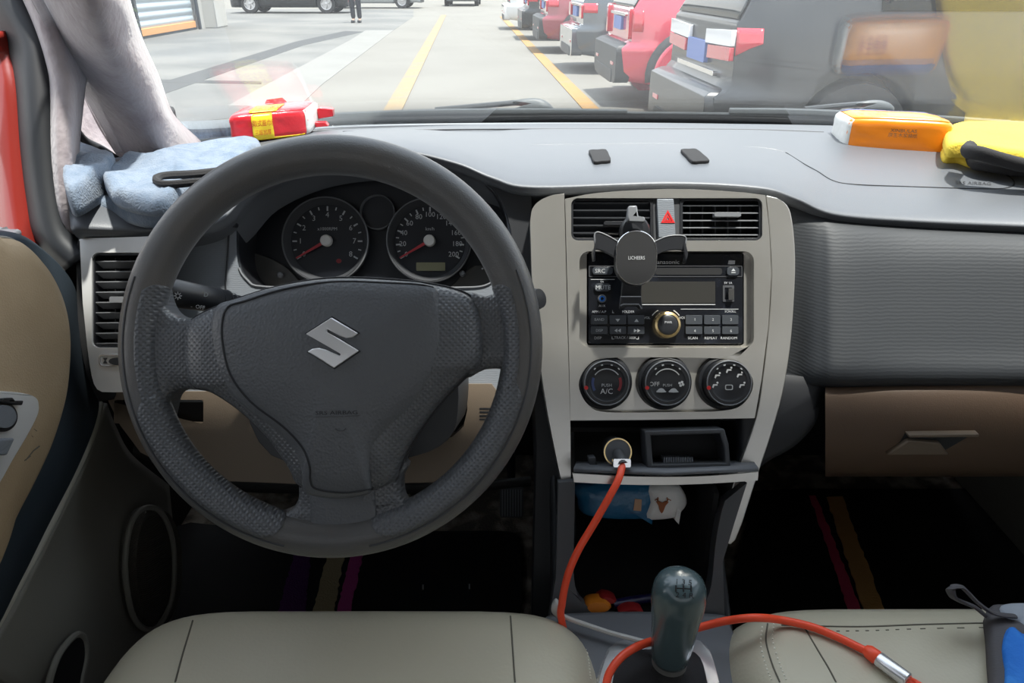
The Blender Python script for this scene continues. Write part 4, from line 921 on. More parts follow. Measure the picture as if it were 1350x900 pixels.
q = MB(); q.prism([(900, 406.5), (977, 406.5), (977, 407.2), (900, 407.2)], RF, 0, .0005); q.prism([(780, 367), (812, 367), (812, 367.6), (780, 367.6)], RF, 0, .0005); q.build('face_lines', 'grey_mark', rd)
mat('btn', (0.045, 0.05, 0.058), 0.32)
def btn(x0, y0, x1, y1, r=1.5, m='btn', h=.003):
    q = MB(); q.prism(rrect(x0, y0, x1, y1, r), RF, -.001, h); return q.build('radio_button', m, rd, bevel=.0009)
btn(782, 351, 809, 361, 4); btn(785, 373, 806, 383, 4); btn(961, 351, 977, 362, 4)
for i, (a, b_) in enumerate(((780, 802), (805, 827), (829, 851), (906, 928), (930.5, 952), (954.5, 976))):
    for (y0, y1) in ((415, 427), (430, 440)): btn(a, y0, b_, y1)
c = W(880, 428, .84, -.010); u = .84/FP
q = MB(); q.lathe(c, -FW, [(18*u, 0), (18*u, .008), (16.8*u, .012), (14*u, .013), (13*u, .011)], 48); vk = q.build('volume_knob', 'gold', rd)
q = MB(); q.lathe(c, -FW, [(13.6*u, .008), (13.2*u, .0125), (11*u, .0135), (0, .0135)], 40); q.build('knob_cap', 'black_satin', vk)
q = MB(); q.lathe(W(795, 393, .84, -.010), -FW, [(5.5*u, 0), (5.5*u, .002), (4.6*u, .003), (3.6*u, .001)], 24, cap=False); q.build('aux_ring', 'slat_grey', rd)
q = MB(); q.lathe(W(795, 393, .84, -.010), -FW, [(3.6*u, 0), (3.6*u, .0025), (2.4*u, .0025), (2.2*u, .001)], 24, cap=False); q.build('aux_socket', 'bag_blue', rd)
q = MB(); q.prism([rrect(956, 375, 971, 397, 1), rrect(958.5, 378, 968.5, 394, 1)], RF, 0, .001); q.build('usb_cover', 'shroud', rd)
q = MB(); q.prism(rrect(962, 380, 969, 395, 1), RF, 0, .006); q.build('usb_plug', 'chrome', rd, bevel=.001)
bh = .0036
texts([('Panasonic', 881, 344.3, 5.6, RF, .0009, 0, 1.1)], 'maker_lettering', 'white_mark', rd)
for _t in [('SRC', 792, 356.5, 5.5, RF, bh), ('MUTE', 796, 378.5, 5.5, RF, bh), ('SCAN', 916, 445.5, 3.6, RF, .0008), ('REPEAT', 940, 445.5, 3.6, RF, .0008), ('RANDOM', 964, 445.5, 3.6, RF, .0008),
       ('DISP', 789.5, 445.5, 3.6, RF, .0008), ('TRACK / SEEK', 826, 445, 3.4, RF, .0008), ('VOL', 855, 418.5, 3.2, RF, .0008), ('VOL', 902, 418.5, 3.2, RF, .0008), ('FOLDER', 830, 410.5, 3.2, RF, .0008), ('APM / A.P', 791, 410.5, 3.2, RF, .0008),
       ('SCROLL', 966, 410, 3.0, RF, .0008), ('AUX', 795, 402.5, 3.0, RF, .0008), ('TA', 795, 370.5, 2.6, RF, .0008), ('5V 1A', 963, 372, 3.0, RF, .0008)]:
    texts([_t], 'radio_lettering', 'grey_mark', rd)
for _t in [('BAND', 791, 421, 3.4, RF, bh), ('DISP', 791, 435.5, 3.4, RF, bh), ('1', 918, 421, 3.6, RF, bh), ('2', 942, 421, 3.6, RF, bh), ('3', 966, 421, 3.6, RF, bh), ('4', 918, 436, 3.6, RF, bh), ('5', 942, 436, 3.6, RF, bh), ('6', 966, 436, 3.6, RF, bh), ('PWR', 880, 425, 3.2, RF, .0145)]:
    texts([_t], 'button_lettering', 'grey_mark', rd)
q = MB()
for pl in ([(812.5, 420), (818.5, 420), (815.5, 424)], [(837.5, 424), (843.5, 424), (840.5, 420)], [(811, 435.5), (815, 433), (815, 438)], [(815.5, 435.5), (819.5, 433), (819.5, 438)], [(837, 433), (841, 435.5), (837, 438)], [(841.5, 433), (845.5, 435.5), (841.5, 438)], [(966.5, 356.5), (972, 356.5), (969.2, 353)], [(966.5, 358), (972, 358), (972, 359.2), (966.5, 359.2)]):
    q.prism(pl, RF, 0, bh)
q.build('button_symbols', 'grey_mark', rd)
q = MB()
for pl in ([(809, 408), (809.6, 411.5), (811, 411.5), (811, 412), (809, 412)], [(808, 447), (808, 443.5), (808.7, 443.5), (808.7, 446.3), (811, 446.3), (811, 447)], [(844, 447), (844, 443.5), (843.3, 443.5), (843.3, 446.3), (841, 446.3), (841, 447)]): q.prism(pl, RF, 0, .0008)
for a0, a1 in ((118, 145), (35, 62)):
    q.prism(circ(880, 428, 22.5, 10, a0, a1)+circ(880, 428, 21.4, 10, a1, a0), RF, 0, .0008)
q.prism([(963, 347), (964, 342), (972.5, 342), (972, 347)], RF, 0, .0007)
q.build('face_symbols', 'grey_mark', rd)

# -------- phone mount
pm = empty('phone_holder', W(838, 400, .79), 'black oval phone holder clipped to the centre air vent', 'phone holder')
m79 = PF(.79)
ov = circ(838.5, 331, 27.5, 22, 0, 180)+circ(838.5, 349, 27.5, 22, 180, 360)
q = MB(); q.dome(ov, (838.5, 340), m79, [(1, -.010), (1, 0), (.97, .002)]); q.build('cradle_body', 'black_satin', pm, smooth=50)
ins = [(838.5+(p[0]-838.5)*.955, 340+(p[1]-340)*.965) for p in ov]
q = MB(); q.tube([m79(x, y, .0022) for x, y in ins], .0008, 6, closed=True); q.build('silver_rim', 'chrome', pm)
q = MB(); q.dome(ins, (838.5, 340), m79, [(1, .001), (.985, .0026), (.5, .0028)]); q.build('rubber_pad', 'black_matt', pm, smooth=50)
texts([('LICHEERS', 838.5, 340.5, 4.6, m79, .0034, 0, .8)], 'pad_lettering', 'grey_mark', pm)
q = MB(); q.lathe(W(838, 303, .80), -FW, [(0, -.02), (16*u, -.02), (19*u, -.012), (19*u, -.004), (16*u, 0), (0, .001)], 30); q.build('ball_joint', 'black_satin', pm)
q = MB(); q.tube([W(838, 300, .80), W(838, 298, .835)], .008, 14); q.build('vent_clip_stem', 'black_satin', pm)
q = MB(); q.prism([(828, 272), (839, 271.5), (841, 286), (849.5, 287), (850, 293), (827, 292), (826.5, 286)], PF(.785), -.008, .004); q.build('top_clip', 'slat_grey', pm, bevel=.0015)
for sgn, pts_ in ((-1, [(818, 322), (803, 313), (792, 308), (786, 307), (783, 311), (784, 322)]), (1, [(860, 320), (876, 313), (890, 311), (900, 312), (903, 317), (900, 328)])):
    top_ = cat_rom([(a, b_) for a, b_ in pts_], 5); b = MB()
    pr = [W(p[0], p[1], .798) for p in top_]; hts = 24*u
    rows = [[p+FW*.004 for p in pr], [p-FW*.006 for p in pr], [p-FW*.006-UP*(.018 if sgn < 0 else .015) for p in pr], [p+FW*.004-UP*(.018 if sgn < 0 else .015) for p in pr]]
    b.grid(rows); b.build('side_arm', 'black_satin', pm, solid=.0022, bevel=.0008)
    q = MB(); q.tube([p-FW*.006 for p in pr], .0008, 6); q.build('arm_edge', 'slat_grey', pm)
q = MB(); q.prism([(821, 366), (846, 366), (845, 392), (819, 392)], PF(.80), -.006, .002); q.build('lower_stem', 'black_satin', pm, bevel=.001)
q = MB(); q.prism([(818, 391), (845, 391), (846, 403), (848, 408), (843, 409), (838, 404), (824, 404), (821, 408), (816, 407)], PF(.78), -.002, .004); q.build('bottom_foot', 'black_satin', pm, bevel=.001)
q = MB(); q.tube([W(x, y, .774) for x, y in ((818, 403), (822, 401), (842, 401), (846, 407))], .0009, 6); q.tube([W(818, 391, .774), W(845, 391, .774)], .0007, 6); q.build('foot_edge', 'slat_grey', pm)

# -------- steering column and wheel
stc = empty('steering_column', W(480, 520, .80), 'dark steering column shroud with light and wiper stalks', 'steering column')
q = MB(); q.prism(sm([(380, 440), (480, 420), (590, 440), (611, 480), (613, 530), (602, 562), (560, 582), (470, 592), (400, 580), (370, 520)], 3), PF(.82), -.06, .11); q.build('column_shroud', 'shroud', stc, bevel=.012, seg=3)
def stalk(a, b_, ra, rb, nm, end=True):
    A_ = W(*a); B_ = W(*b_); ax = B_-A_; L_ = ax.length
    q = MB(); q.lathe(A_, ax, [(ra*.9, 0), (ra, .1*L_), (ra*1.02, .30*L_), (rb, .34*L_), (rb*1.05, .6*L_), (rb*1.12, .94*L_), (rb*.95, L_), (0, L_*1.005)], 28)
    return q.build(nm, 'black_satin', stc, smooth=40)
sk = stalk((330, 404, .80), (217, 384, .705), .0095, .0125, 'light_stalk')
q = MB(); A_ = W(330, 404, .80); B_ = W(217, 384, .705)
for f_ in (.24, .32, .42):
    q.lathe(A_.lerp(B_, f_), B_-A_, [(.0105, -.0006), (.0132 if f_ > .3 else .0112, 0), (.0105, .0006)], 28, cap=False)
q.build('stalk_rings', 'shroud', sk)
ms = lambda x, y, d=0: W(x, y, .735-.00045*(238-x)*-1*-1, .0145)
texts([('OFF', 268.5, 405.5, 5, PF(.725), .008, 10), ('☼', 237, 391, 9, PF(.70), .004, 0), ('D', 275, 389, 6, PF(.735), .006, 8), ('-', 256, 404, 6, PF(.72), .006, 10)], 'stalk_lettering', 'white_mark', sk)
sk2 = stalk((600, 420, .80), (712, 393, .72), .009, .010, 'wiper_stalk')

sw = empty('steering_wheel', W(437, 456, .66, -.03), 'dark grey three spoke steering wheel with silver S emblem', 'steering wheel')
CW = W(437, 456, .66); R0 = .1706; rm = .0178; NRM = -FW
def rimp(th, ph, dr=0.0, k=None):
    er = RT*math.cos(th)+UP*math.sin(th); return CW+er*(R0+(rm+dr)*math.cos(ph))+NRM*((rm+dr)*1.0*math.sin(ph))
rows = [[rimp(2*PI*i/120, 2*PI*j/28) for j in range(28)] for i in range(121)]
q = MB().grid(rows, wrap=True); q.build('rim', 'wheel_rim', sw, smooth=180)
def rim_patch(a0, a1, p0, p1, m, nm, dr=.0007, n=60, taper=True):
    rows = []
    for i in range(n+1):
        u_ = i/n; a = math.radians(a0+(a1-a0)*u_); e = min(1, min(u_, 1-u_)*12); e = math.sqrt(e) if taper else 1; mid = (p0+p1)/2; hw_ = (p1-p0)/2*(.25+.75*e)
        rows.append([rimp(a, math.radians(mid-hw_+2*hw_*j/10), dr) for j in range(11)])
    return MB().grid(rows).build(nm, m, sw, smooth=180, solid=.001)
rim_patch(196, 256, 72, 190, 'wheel_dots', 'perforated_grip'); rim_patch(284, 350, 72, 190, 'wheel_dots', 'perforated_grip')
rim_patch(160, 200, 100, 205, 'wheel_dots', 'perforated_grip'); rim_patch(-14, 20, 100, 205, 'wheel_dots', 'perforated_grip')
for a0, a1, ph in ((160, 258, 66), (282, 382, 66)):
    q = MB(); q.tube([rimp(math.radians(a0+(a1-a0)*i/50), math.radians(ph), .0002) for i in range(51)], .0009, 6); q.build('rim_seam', 'shroud', sw)
mS = PF(.66)
# spokes
def loft_spoke(poly, c, nm, m, prof): q = MB(); q.dome(poly, c, mS, prof); return q.build(nm, m, sw, smooth=60)
pr_s = [(1, -.022), (1.0, -.006), (.985, .0), (.95, .004), (.85, .007), (.5, .008)]
loft_spoke(sm([(185, 345), (207, 352), (213, 385), (222, 408), (240, 419), (275, 420), (280, 465), (275, 510), (240, 514), (226, 522), (220, 545), (212, 570), (196, 560), (183, 500), (178, 440), (178, 380)], 4), (212, 460), 'spoke', 'wheel_dots', pr_s)
loft_spoke(sm([(610, 392), (640, 390), (656, 382), (666, 362), (672, 345), (690, 345), (699, 380), (702, 450), (696, 510), (682, 560), (670, 545), (676, 520), (677, 502), (666, 488), (640, 487), (606, 494)], 4), (668, 440), 'spoke', 'wheel_dots', pr_s)
loft_spoke(sm([(386, 610), (392, 630), (393, 655), (384, 670), (362, 680), (340, 684), (330, 694), (370, 712), (437, 722), (505, 714), (552, 698), (585, 676), (590, 655), (562, 663), (542, 666), (531, 655), (529, 632), (533, 608), (460, 600)], 4), (455, 668), 'spoke', 'wheel_dots', pr_s)
loft_spoke(sm([(414, 640), (452, 648), (490, 642), (496, 640), (500, 690), (510, 712), (480, 722), (437, 725), (400, 722), (408, 705), (414, 690)], 3), (455, 685), 'spoke_centre', 'wheel_leather', [(1, -.004), (1.0, .0075), (.985, .0095), (.9, .0105), (.5, .011)])
# hub
padp = sm([(297, 402), (321, 393), (372, 378), (435, 368), (506, 369), (572, 376), (617, 389), (632, 412), (638, 451), (634, 480), (614, 496), (577, 536), (546, 580), (530, 612), (524, 628), (512, 638), (483, 648), (452, 652), (417, 646), (396, 636), (386, 616), (359, 578), (323, 542), (285, 516), (262, 509), (252, 491), (249, 456), (252, 429), (268, 415)], 4)
q = MB(); q.dome(padp, (445, 480), mS, [(1, -.03), (1.0, .004), (.993, .010), (.975, .016), (.93, .021), (.8, .026), (.5, .031), (.25, .0325)]); q.build('hub_shell', 'wheel_dots', sw, smooth=180)
airb = sm([(300, 404), (323, 396), (372, 381), (435, 371), (506, 372), (571, 378), (583, 400), (588, 430), (587, 458), (576, 492), (549, 532), (514, 568), (499, 592), (495, 615), (495, 641), (483, 646), (452, 650), (417, 645), (409, 634), (408, 615), (398, 590), (372, 562), (330, 530), (303, 494), (293, 455), (292, 425)], 4)
q = MB(); q.tube([mS(445+(x-445)*1.002, 480+(y-480)*1.002, .0045) for x, y in padp], .0016, 6, closed=True); q.build('hub_joint', 'dash_dark', sw)
q = MB(); q.dome(airb, (445, 480), mS, [(1, .0), (1.0, .0225), (.99, .0250), (.95, .0280), (.8, .0312), (.5, .0345), (.25, .036)]); ab = q.build('airbag_cover', 'wheel_leather', sw, smooth=180)
_ba = BVHTree.FromPolygons(q.v, q.f)
def ma(x, y, d=0): 
    h = _ba.ray_cast(CAM, ray(x, y).normalized()); return h[0]-FW*d
q = MB(); q.tube([ma(445+(x-445)*.995, 480+(y-480)*.995, .0001) for x, y in airb], .0010, 6, closed=True); q.build('cover_seam', 'dash_dark', ab)
E = [(180, 88), (345, 187), (312, 210), (268, 216), (232, 203), (150, 158), (150, 178), (240, 228), (350, 295), (195, 402), (30, 300), (60, 283), (100, 277), (140, 287), (232, 327), (238, 318), (232, 311), (140, 258), (20, 190)]
EP = [(400+a*.211, 400+b_*.211) for a, b_ in E]
q = MB(); q.prism(EP, ma, -.001, .0030); q.build('emblem', 'emblem_silver', ab, bevel=.0014, seg=2)
EB = [(437.5+(x-437.5)*1.06, 452+(y-452)*1.06) for x, y in EP]
q = MB(); q.prism(EB, ma, -.001, .0004); q.build('emblem_recess', 'dash_dark', ab)
texts([('SRS AIRBAG', 444, 544, 5.0, ma, .0006, -1, 1.5)], 'airbag_lettering', 'dash_dark', ab)
q = MB(); q.tube([ma(x, y, .0002) for x, y in ((416, 549.5), (445, 549), (474, 547.5))], .0004, 5); q.tube([ma(449+7*math.cos(math.radians(a)), 563+5*math.sin(math.radians(a)), .0002) for a in range(10, 175, 15)], .0005, 5); q.build('airbag_mark', 'shroud', ab)

# ================================================================ CONSOLE, GEAR LEVER
cn = empty('centre_console', (.145, .7, Z(-.93)), 'dark grey centre console with open bin between the seats', 'console')
uo = [(736, 636), (985, 636), (968, 690), (953, 740), (956, 830), (722, 830), (733, 760)]
ui = sm([(758, 634.0), (757, 700), (756, 750), (762, 785), (780, 803), (815, 813), (860, 816), (900, 814), (926, 800), (938, 770), (943, 720), (950, 680), (956, 660)], 3, False)
q = MB(); q.prism(uo[:1]+ui+uo[1:], PF(.825), -.02, 0); q.build('console_frame', 'frame_grey', cn, bevel=.005, seg=3)
ct = []
for y, t, xl, xr in ((806, .818, 722, 958), (822, .803, 715, 962), (850, .775, 705, 978), (890, .742, 690, 1000), (950, .70, 670, 1030)):
    ct.append([W(xl, y+14, t-.001), W(xl+8, y+4, t), W((xl+xr)/2, y, t), W(xr-8, y+4, t), W(xr, y+14, t-.001)])
q = MB().grid(patch(ct, 5, 4)); q.build('console_top', 'console_grey', cn, smooth=180, solid=.004)
for X0, X1 in ((.046, .056), (.236, .246)):
    q = MB(); q.prism([(.44, Z(-.94)), (1.33, Z(-.94)), (1.33, Z(-.40)), (.86, Z(-.45)), (.66, Z(-.60)), (.58, Z(-.66)), (.44, Z(-.66))], lambda y, z, d: Vector((d, y, z)), X0, X1); q.build('console_side', 'dash_dark', cn, bevel=.004)
q = MB(); q.box((.146, .80, Z(-.665)), .18, .40, .01); q.box((.146, .97, Z(-.53)), .18, .01, .30); q.box((.062, .82, Z(-.59)), .006, .30, .14); q.box((.230, .82, Z(-.59)), .006, .30, .14); q.build('bin_lining', 'black_matt', cn)
q = MB(); q.box((.146, .83, Z(-.487)), .178, .16, .006); q.build('bin_shelf', 'black_matt', cn)
bz = lambda x, y, d=0: W(x, y, .78-.0009*(y-845)+.0, d+.004)
bo_ = sm([(812, 846), (870, 842), (925, 846), (942, 880), (952, 940), (950, 990), (780, 990), (784, 930), (792, 880)], 3); bi_ = sm([(820, 856), (870, 852), (914, 856), (928, 885), (936, 940), (934, 980), (798, 980), (802, 930), (808, 885)], 3)
q = MB(); q.prism([bo_, bi_], bz, -.012, .003); q.build('shift_bezel', 'silver_bright', cn, bevel=.003, seg=3)
q = MB(); q.prism(bi_, bz, -.003, .0012); q.build('bezel_floor', 'cloth_black', cn)
gear = empty('gear_lever', W(876, 900, .75), 'dark green grey gear knob on a black gaiter', 'gear lever')
KA = W(883, 868, .735); KB = W(899, 757, .692); ax = KB-KA; L_ = ax.length
kp_ = [(.0172, 0), (.0186, .04), (.0200, .15), (.0215, .30), (.0224, .42), (.0234, .52), (.0248, .62), (.0258, .70), (.0258, .78), (.0245, .86), (.0215, .925), (.0165, .965), (.0095, .992), (.003, 1.0)]
q = MB(); q.lathe(KA, ax, [(r, h*L_) for r, h in kp_], 40); kb = q.build('gear_knob', 'knob_green', gear, smooth=180)
_bk = BVHTree.FromPolygons(q.v, q.f)
def mk(x, y, d=0):
    h = _bk.ray_cast(CAM, ray(x, y).normalized()); return (h[0] if h[0] is not None else W(x, y, .69))-FW*d
texts([('1 3 5', 901, 767, 7.0, mk, .0005, 4, 1.15), ('2 4 R', 902.5, 784.5, 7.0, mk, .0005, 4, 1.15)], 'gear_numbers', 'black_matt', kb)
q = MB()
q.tube([mk(x, y, .0002) for x, y in ((891, 775), (901, 775.5), (911, 776))], .0006, 5)
for x in (891, 901, 911): q.tube([mk(x, 771.5, .0002), mk(x, 775.5, .0002), mk(x, 779.5, .0002)], .0008, 5)
q.build('gear_pattern', 'black_matt', kb)
q = MB(); q.lathe(KA-ax.normalized()*.007, ax, [(.0150, 0), (.0172, .001), (.0172, .008), (.0160, .009)], 36); q.build('knob_collar', 'silver', gear)
bl = []
for k in range(14):
    u_ = k/13; 
    ring_ = []
    for j in range(36):
        a = 2*PI*j/36; tp_ = KA-ax.normalized()*.006+(RT*math.cos(a)+Vector((0, 1, 0))*math.sin(a))*.0135
        bs_ = W(870, 925, .745)+RT*math.cos(a)*.052+Vector((0, .6, 0)).normalized()*math.sin(a)*.065
        p = tp_.lerp(bs_, u_); w_ = u_**1.6; p = Vector((tp_.x+(bs_.x-tp_.x)*w_, tp_.y+(bs_.y-tp_.y)*w_, tp_.z+(bs_.z-tp_.z)*u_**.8))
        p += (p-(KA.lerp(W(870, 925, .745), u_))).normalized()*.0025*math.sin(j*1.05+u_*9)*math.sin(u_*PI)
        ring_.append(p)
    bl.append(ring_)
q = MB().grid(bl, wrap=True); q.build('gaiter', 'cloth_black', gear, smooth=180)

# ================================================================ SEATS
def seat(name, label, x0, x1, yf, yb, z, rfc):
    cx, cy = (x0+x1)/2, (yf+yb)/2; hx, hy = (x1-x0)/2, (yf-yb)/2
    ol = []
    for k in range(64):
        a = 2*PI*k/64; e = 2/7.0; c_, s_ = math.cos(a), math.sin(a)
        ol.append((cx+hx*math.copysign(abs(c_)**e, c_), cy+hy*math.copysign(abs(s_)**e, s_)))
    q = MB(); rows = []
    for dl, dz in ((.02, -.20), (.004, -.15), (0, -.10), (.002, -.065), (.008, -.040), (.018, -.022), (.034, -.009), (.055, -.002), (.085, 0), (.12, -.001), (.16, -.003), (.20, -.005)):
        rows.append([Vector((cx+(p[0]-cx)*(1-dl/hx), cy+(p[1]-cy)*(1-dl/hy), z+dz+.008*min(1, abs(p[0]-cx)/hx)**6*(dl > .03))) for p in ol])
    q.grid(rows, wrap=True); e = len(q.v)-64; q.v.append(Vector((cx, cy, z-.006))); n_ = len(q.v)-1
    for i in range(64): q.f.append((e+i, e+(i+1) % 64, n_))
    q.f.append(tuple(range(64))[::-1])
    r = empty(name, (cx, cy, z-.20), label, 'car seat', None)
    o = q.build('cushion', 'seat_leather', r, smooth=180)
    return r, BVHTree.FromPolygons(q.v, q.f)
ds_, bds = seat('driver_seat', 'pale olive leather driver seat cushion behind the steering wheel', -.42, .100, .612, .06, Z(-.598), .09)
ps_, bps = seat('passenger_seat', 'pale olive leather passenger seat cushion with stitched front edge', .205, .765, .615, .06, Z(-.598), .09)
def seam(root, bv, pts, m='seam', r=.0009, nm='seam', dash_=None):
    p = cat_rom([(a, b_) for a, b_ in pts], 14); w_ = [x for x in (hit(v[0], v[1], .0001, bv) for v in p) if x is not None]; q = MB()
    if dash_:
        i = 0
        while i+dash_ < len(w_): q.tube(w_[i:i+dash_], r, 5); i += dash_+1
    else: q.tube(w_, r, 6)
    return q.build(nm, m, root)
seam(ds_, bds, [(254, 818), (249, 835), (240, 865), (231, 899)]); seam(ds_, bds, [(673, 812), (675, 840), (677, 870), (679, 899)])
seam(ds_, bds, [(766, 836), (774, 860), (777, 880), (779, 899)], 'thread', .0009, 'stitching', 2)
seam(ps_, bps, [(1012, 822), (1010, 845), (1018, 875), (1028, 899)]); seam(ps_, bps, [(1005, 826), (1003, 850), (1010, 878), (1018, 899)], 'thread', .0009, 'stitching', 2); seam(ps_, bps, [(1020, 822), (1019, 845), (1028, 875), (1038, 899)], 'thread', .0009, 'stitching', 2)
seam(ps_, bps, [(1060, 826), (1080, 860), (1092, 880), (1102, 899)])
seam(ps_, bps, [(1030, 824), (1130, 826), (1220, 823), (1349, 820)]); seam(ps_, bps, [(1090, 832), (1150, 831), (1220, 828.5), (1349, 826)], 'seam', .0006, 'stitching', 2)

# ================================================================ FLOOR MATS, PEDAL
zf = Z(-.95)
mfl = lambda x, y, d=0: DZ(x, y, zf)+Vector((0, 0, d))
dm = empty('floor_mat', DZ(450, 760, zf), 'black driver floor mat with purple, beige and magenta stripes', 'floor mat')
q = MB(); q.prism(sm([(225, 700), (330, 700), (560, 704), (660, 704), (684, 712), (688, 740), (684, 830), (640, 1000), (60, 1000), (160, 800)], 3), mfl, 0, .008); q.build('mat_body', 'mat_black', dm, bevel=.003)
def stripe(pl, m, par, z0=.0082, seed=0):
    rnd = random.Random(seed); a, b_, c_, d_ = pl; L1 = []; L2 = []
    for i in range(31):
        u_ = i/30; L1.append((a[0]+(d_[0]-a[0])*u_+rnd.uniform(-1.3, 1.3), a[1]+(d_[1]-a[1])*u_)); L2.append((b_[0]+(c_[0]-b_[0])*u_+rnd.uniform(-1.3, 1.3), b_[1]+(c_[1]-b_[1])*u_))
    q = MB(); q.prism(L1+L2[::-1], mfl, .006, z0+.002); return q.build('woven_stripe', m, par)
stripe([(392, 725), (412, 725), (402, 830), (362, 830)], 'stripe_purple', dm, seed=1)
stripe([(438, 715), (459, 715), (437, 830), (408, 830)], 'stripe_beige', dm, seed=2)
stripe([(468, 715), (484, 715), (458, 830), (440, 830)], 'stripe_magenta', dm, seed=3)
q = MB()
for x, y in ((558, 779), (619, 778)): q.prism([(x-1, y-3), (x+1, y-3), (x+1, y+3), (x-1, y+3)], mfl, .008, .010)
q.build('mat_studs', 'grey_mark', dm)
pmt = empty('floor_mat', DZ(1150, 760, zf), 'black passenger floor mat with rose and tan stripes', 'floor mat')
q = MB(); q.prism(sm([(1010, 650), (1180, 648), (1330, 650), (1345, 670), (1400, 900), (1380, 960), (940, 960), (960, 800), (990, 670)], 3), mfl, 0, .008); q.build('mat_body', 'mat_black', pmt, bevel=.003)
stripe([(1066, 658), (1075, 658), (1142, 830), (1124, 830)], 'stripe_rose', pmt, seed=4)
stripe([(1088, 660), (1109, 659), (1172, 830), (1144, 830)], 'stripe_tan', pmt, seed=5)
pe = empty('accelerator_pedal', W(674, 690, 1.25), 'ribbed metal accelerator pedal right of the steering wheel foot', 'pedal')
q = MB(); q.prism(rrect(659, 642, 690, 682, 3), PF(1.22), -.012, 0); q.build('pedal_plate', 'shroud', pe, bevel=.003)
q = MB()
for i in range(8): q.prism([(661.5+i*3.5, 645), (663+i*3.5, 645), (663+i*3.5, 680), (661.5+i*3.5, 680)], PF(1.22), 0, .003)
q.build('pedal_ribs', 'dash_panel', pe)
q = MB(); q.tube([W(674, 650, 1.235), W(674, 600, 1.33), W(672, 540, 1.42)], .007, 8); q.build('pedal_arm', 'black_satin', pe)

# ================================================================ LOOSE THINGS
def pack(name, label, F_L, F_R, B_L, h, m, z, taper=.93, cat='tissue pack'):
    """soft packet: returns root and a mapping face(u,v) helpers"""
    a = DZ(*F_L, z); b_ = DZ(*F_R, z); c_ = DZ(*B_L, z); d_ = b_+c_-a; up = Vector((0, 0, h)); rt = empty(name, (a+d_)/2, label, cat)
    ex = (b_-a); ey = (c_-a)
    def vol(u_, v_, w_): 
        return a+ex*u_+ey*v_+up*w_
    N = 12; q = MB(); cen = Vector((.5, .5, .5))
    def rnd_(u_, v_, w_):
        p = Vector((u_, v_, w_))-cen
        # squircle rounding
        f_ = (abs(p.x*2)**9+abs(p.y*2)**9+abs(p.z*2)**7)**(1/8.0); 
        k = 1/max(f_, 1e-6) if f_ > 1 else 1
        p = p*k; p.z *= 1+.06*(1-(2*p.x)**2)*(1-(2*p.y)**2)
        nn = noise.noise(Vector((u_*5, v_*5, w_*4+h*100)))*.018
        p *= 1+nn; return vol(*(p+cen))
    for face in range(6):
        rows = []
        for i in range(N+1):
            r = []
            for j in range(N+1):
                s_, t_ = i/N, j/N
                r.append({0: rnd_(s_, 0, t_), 1: rnd_(s_, 1, t_), 2: rnd_(0, s_, t_), 3: rnd_(1, s_, t_), 4: rnd_(s_, t_, 1), 5: rnd_(s_, t_, 0)}[face])
            rows.append(r)
        q.grid(rows)
    q.build('wrapper', m, rt, smooth=60)
    def face(kind, u0, u1, v0, v1, mm_, nm, off=.0012, par=None, n=8):
        rows = []
        for i in range(n+1):
            r = []
            for j in range(n+1):
                s_ = u0+(u1-u0)*i/n; t_ = v0+(v1-v0)*j/n
                p = {'front': (s_, 0, t_), 'back': (s_, 1, t_), 'left': (0, s_, t_), 'right': (1, s_, t_), 'top': (s_, t_, 1)}[kind]
                nv = {'front': -ey, 'back': ey, 'left': -ex, 'right': ex, 'top': up}[kind].normalized(); r.append(rnd_(*p)+nv*off)
            rows.append(r)
        return MB().grid(rows).build(nm, mm_, par or rt, solid=.0006, smooth=180)
    def mapf(kind, off=.0022):
        def f_(x, y, d=0):
            p = {'front': (x, 0, 1-y), 'back': (1-x, 1, 1-y), 'top': (x, 1-y, 1)}[kind]; nv = {'front': -ey, 'back': ey, 'top': up}[kind].normalized(); return rnd_(*p)+nv*off
        return f_
    return rt, face, mapf, (a, ex, ey, up)
zt = Z(-.208)
rp_, rface, rmap, (ra, rex, rey, rup) = pack('tissue_pack', 'red tissue pack with yellow label at the foot of the windscreen', (303, 190.5), (408, 180), (327, 174), .039, 'tissue_red', zt)
rface('right', -.0, 1, 0, 1, 'tissue_white', 'white_end', .0012)
rface('top', .42, .995, .0, 1, 'tissue_red', 'top_film', .0008)
yl = rface('front', .30, .56, .0, 1, 'tissue_yellow', 'label'); rface('top', .26, .62, .0, .55, 'tissue_yellow', 'label', .0018); rface('front', 0.02, .98, .0, .1, 'tissue_yellow', 'label_band', .0010)
def T2(fn, asp): return lambda x, y, d=0: fn(x, y, d)
texts([('抽取式面巾纸', .43, .38, .17, rmap('front'), 0, 0, .24), ('三层加厚', .43, .70, .15, rmap('front'), 0, 0, .24), ('超值优惠装', .44, .80, .22, rmap('top', .003), 0, 0, .26)], 'label_lettering', 'print_red', rp_)
a0_ = ra+rex
q = MB(); q.prism([(0, 0), (1, .1), (1, .75), (.2, 1), (0, .9)], lambda x, y, d: a0_+rey*(.75+.25*d*50)+rex.normalized()*(.002+x*.024)+Vector((0, 0, .014+y*.016)), -.004, .01); q.build('torn_flap', 'tissue_red', rp_, bevel=.001)
q = MB(); q.prism([(0, 0), (1, .0), (.8, .5), (0, .6)], lambda x, y, d: a0_+rey*(.45+.2*d*50)+rex.normalized()*(.002+x*.020)+Vector((0, 0, .006+y*.012)), -.004, .01); q.build('torn_flap', 'tissue_red', rp_, bevel=.001)
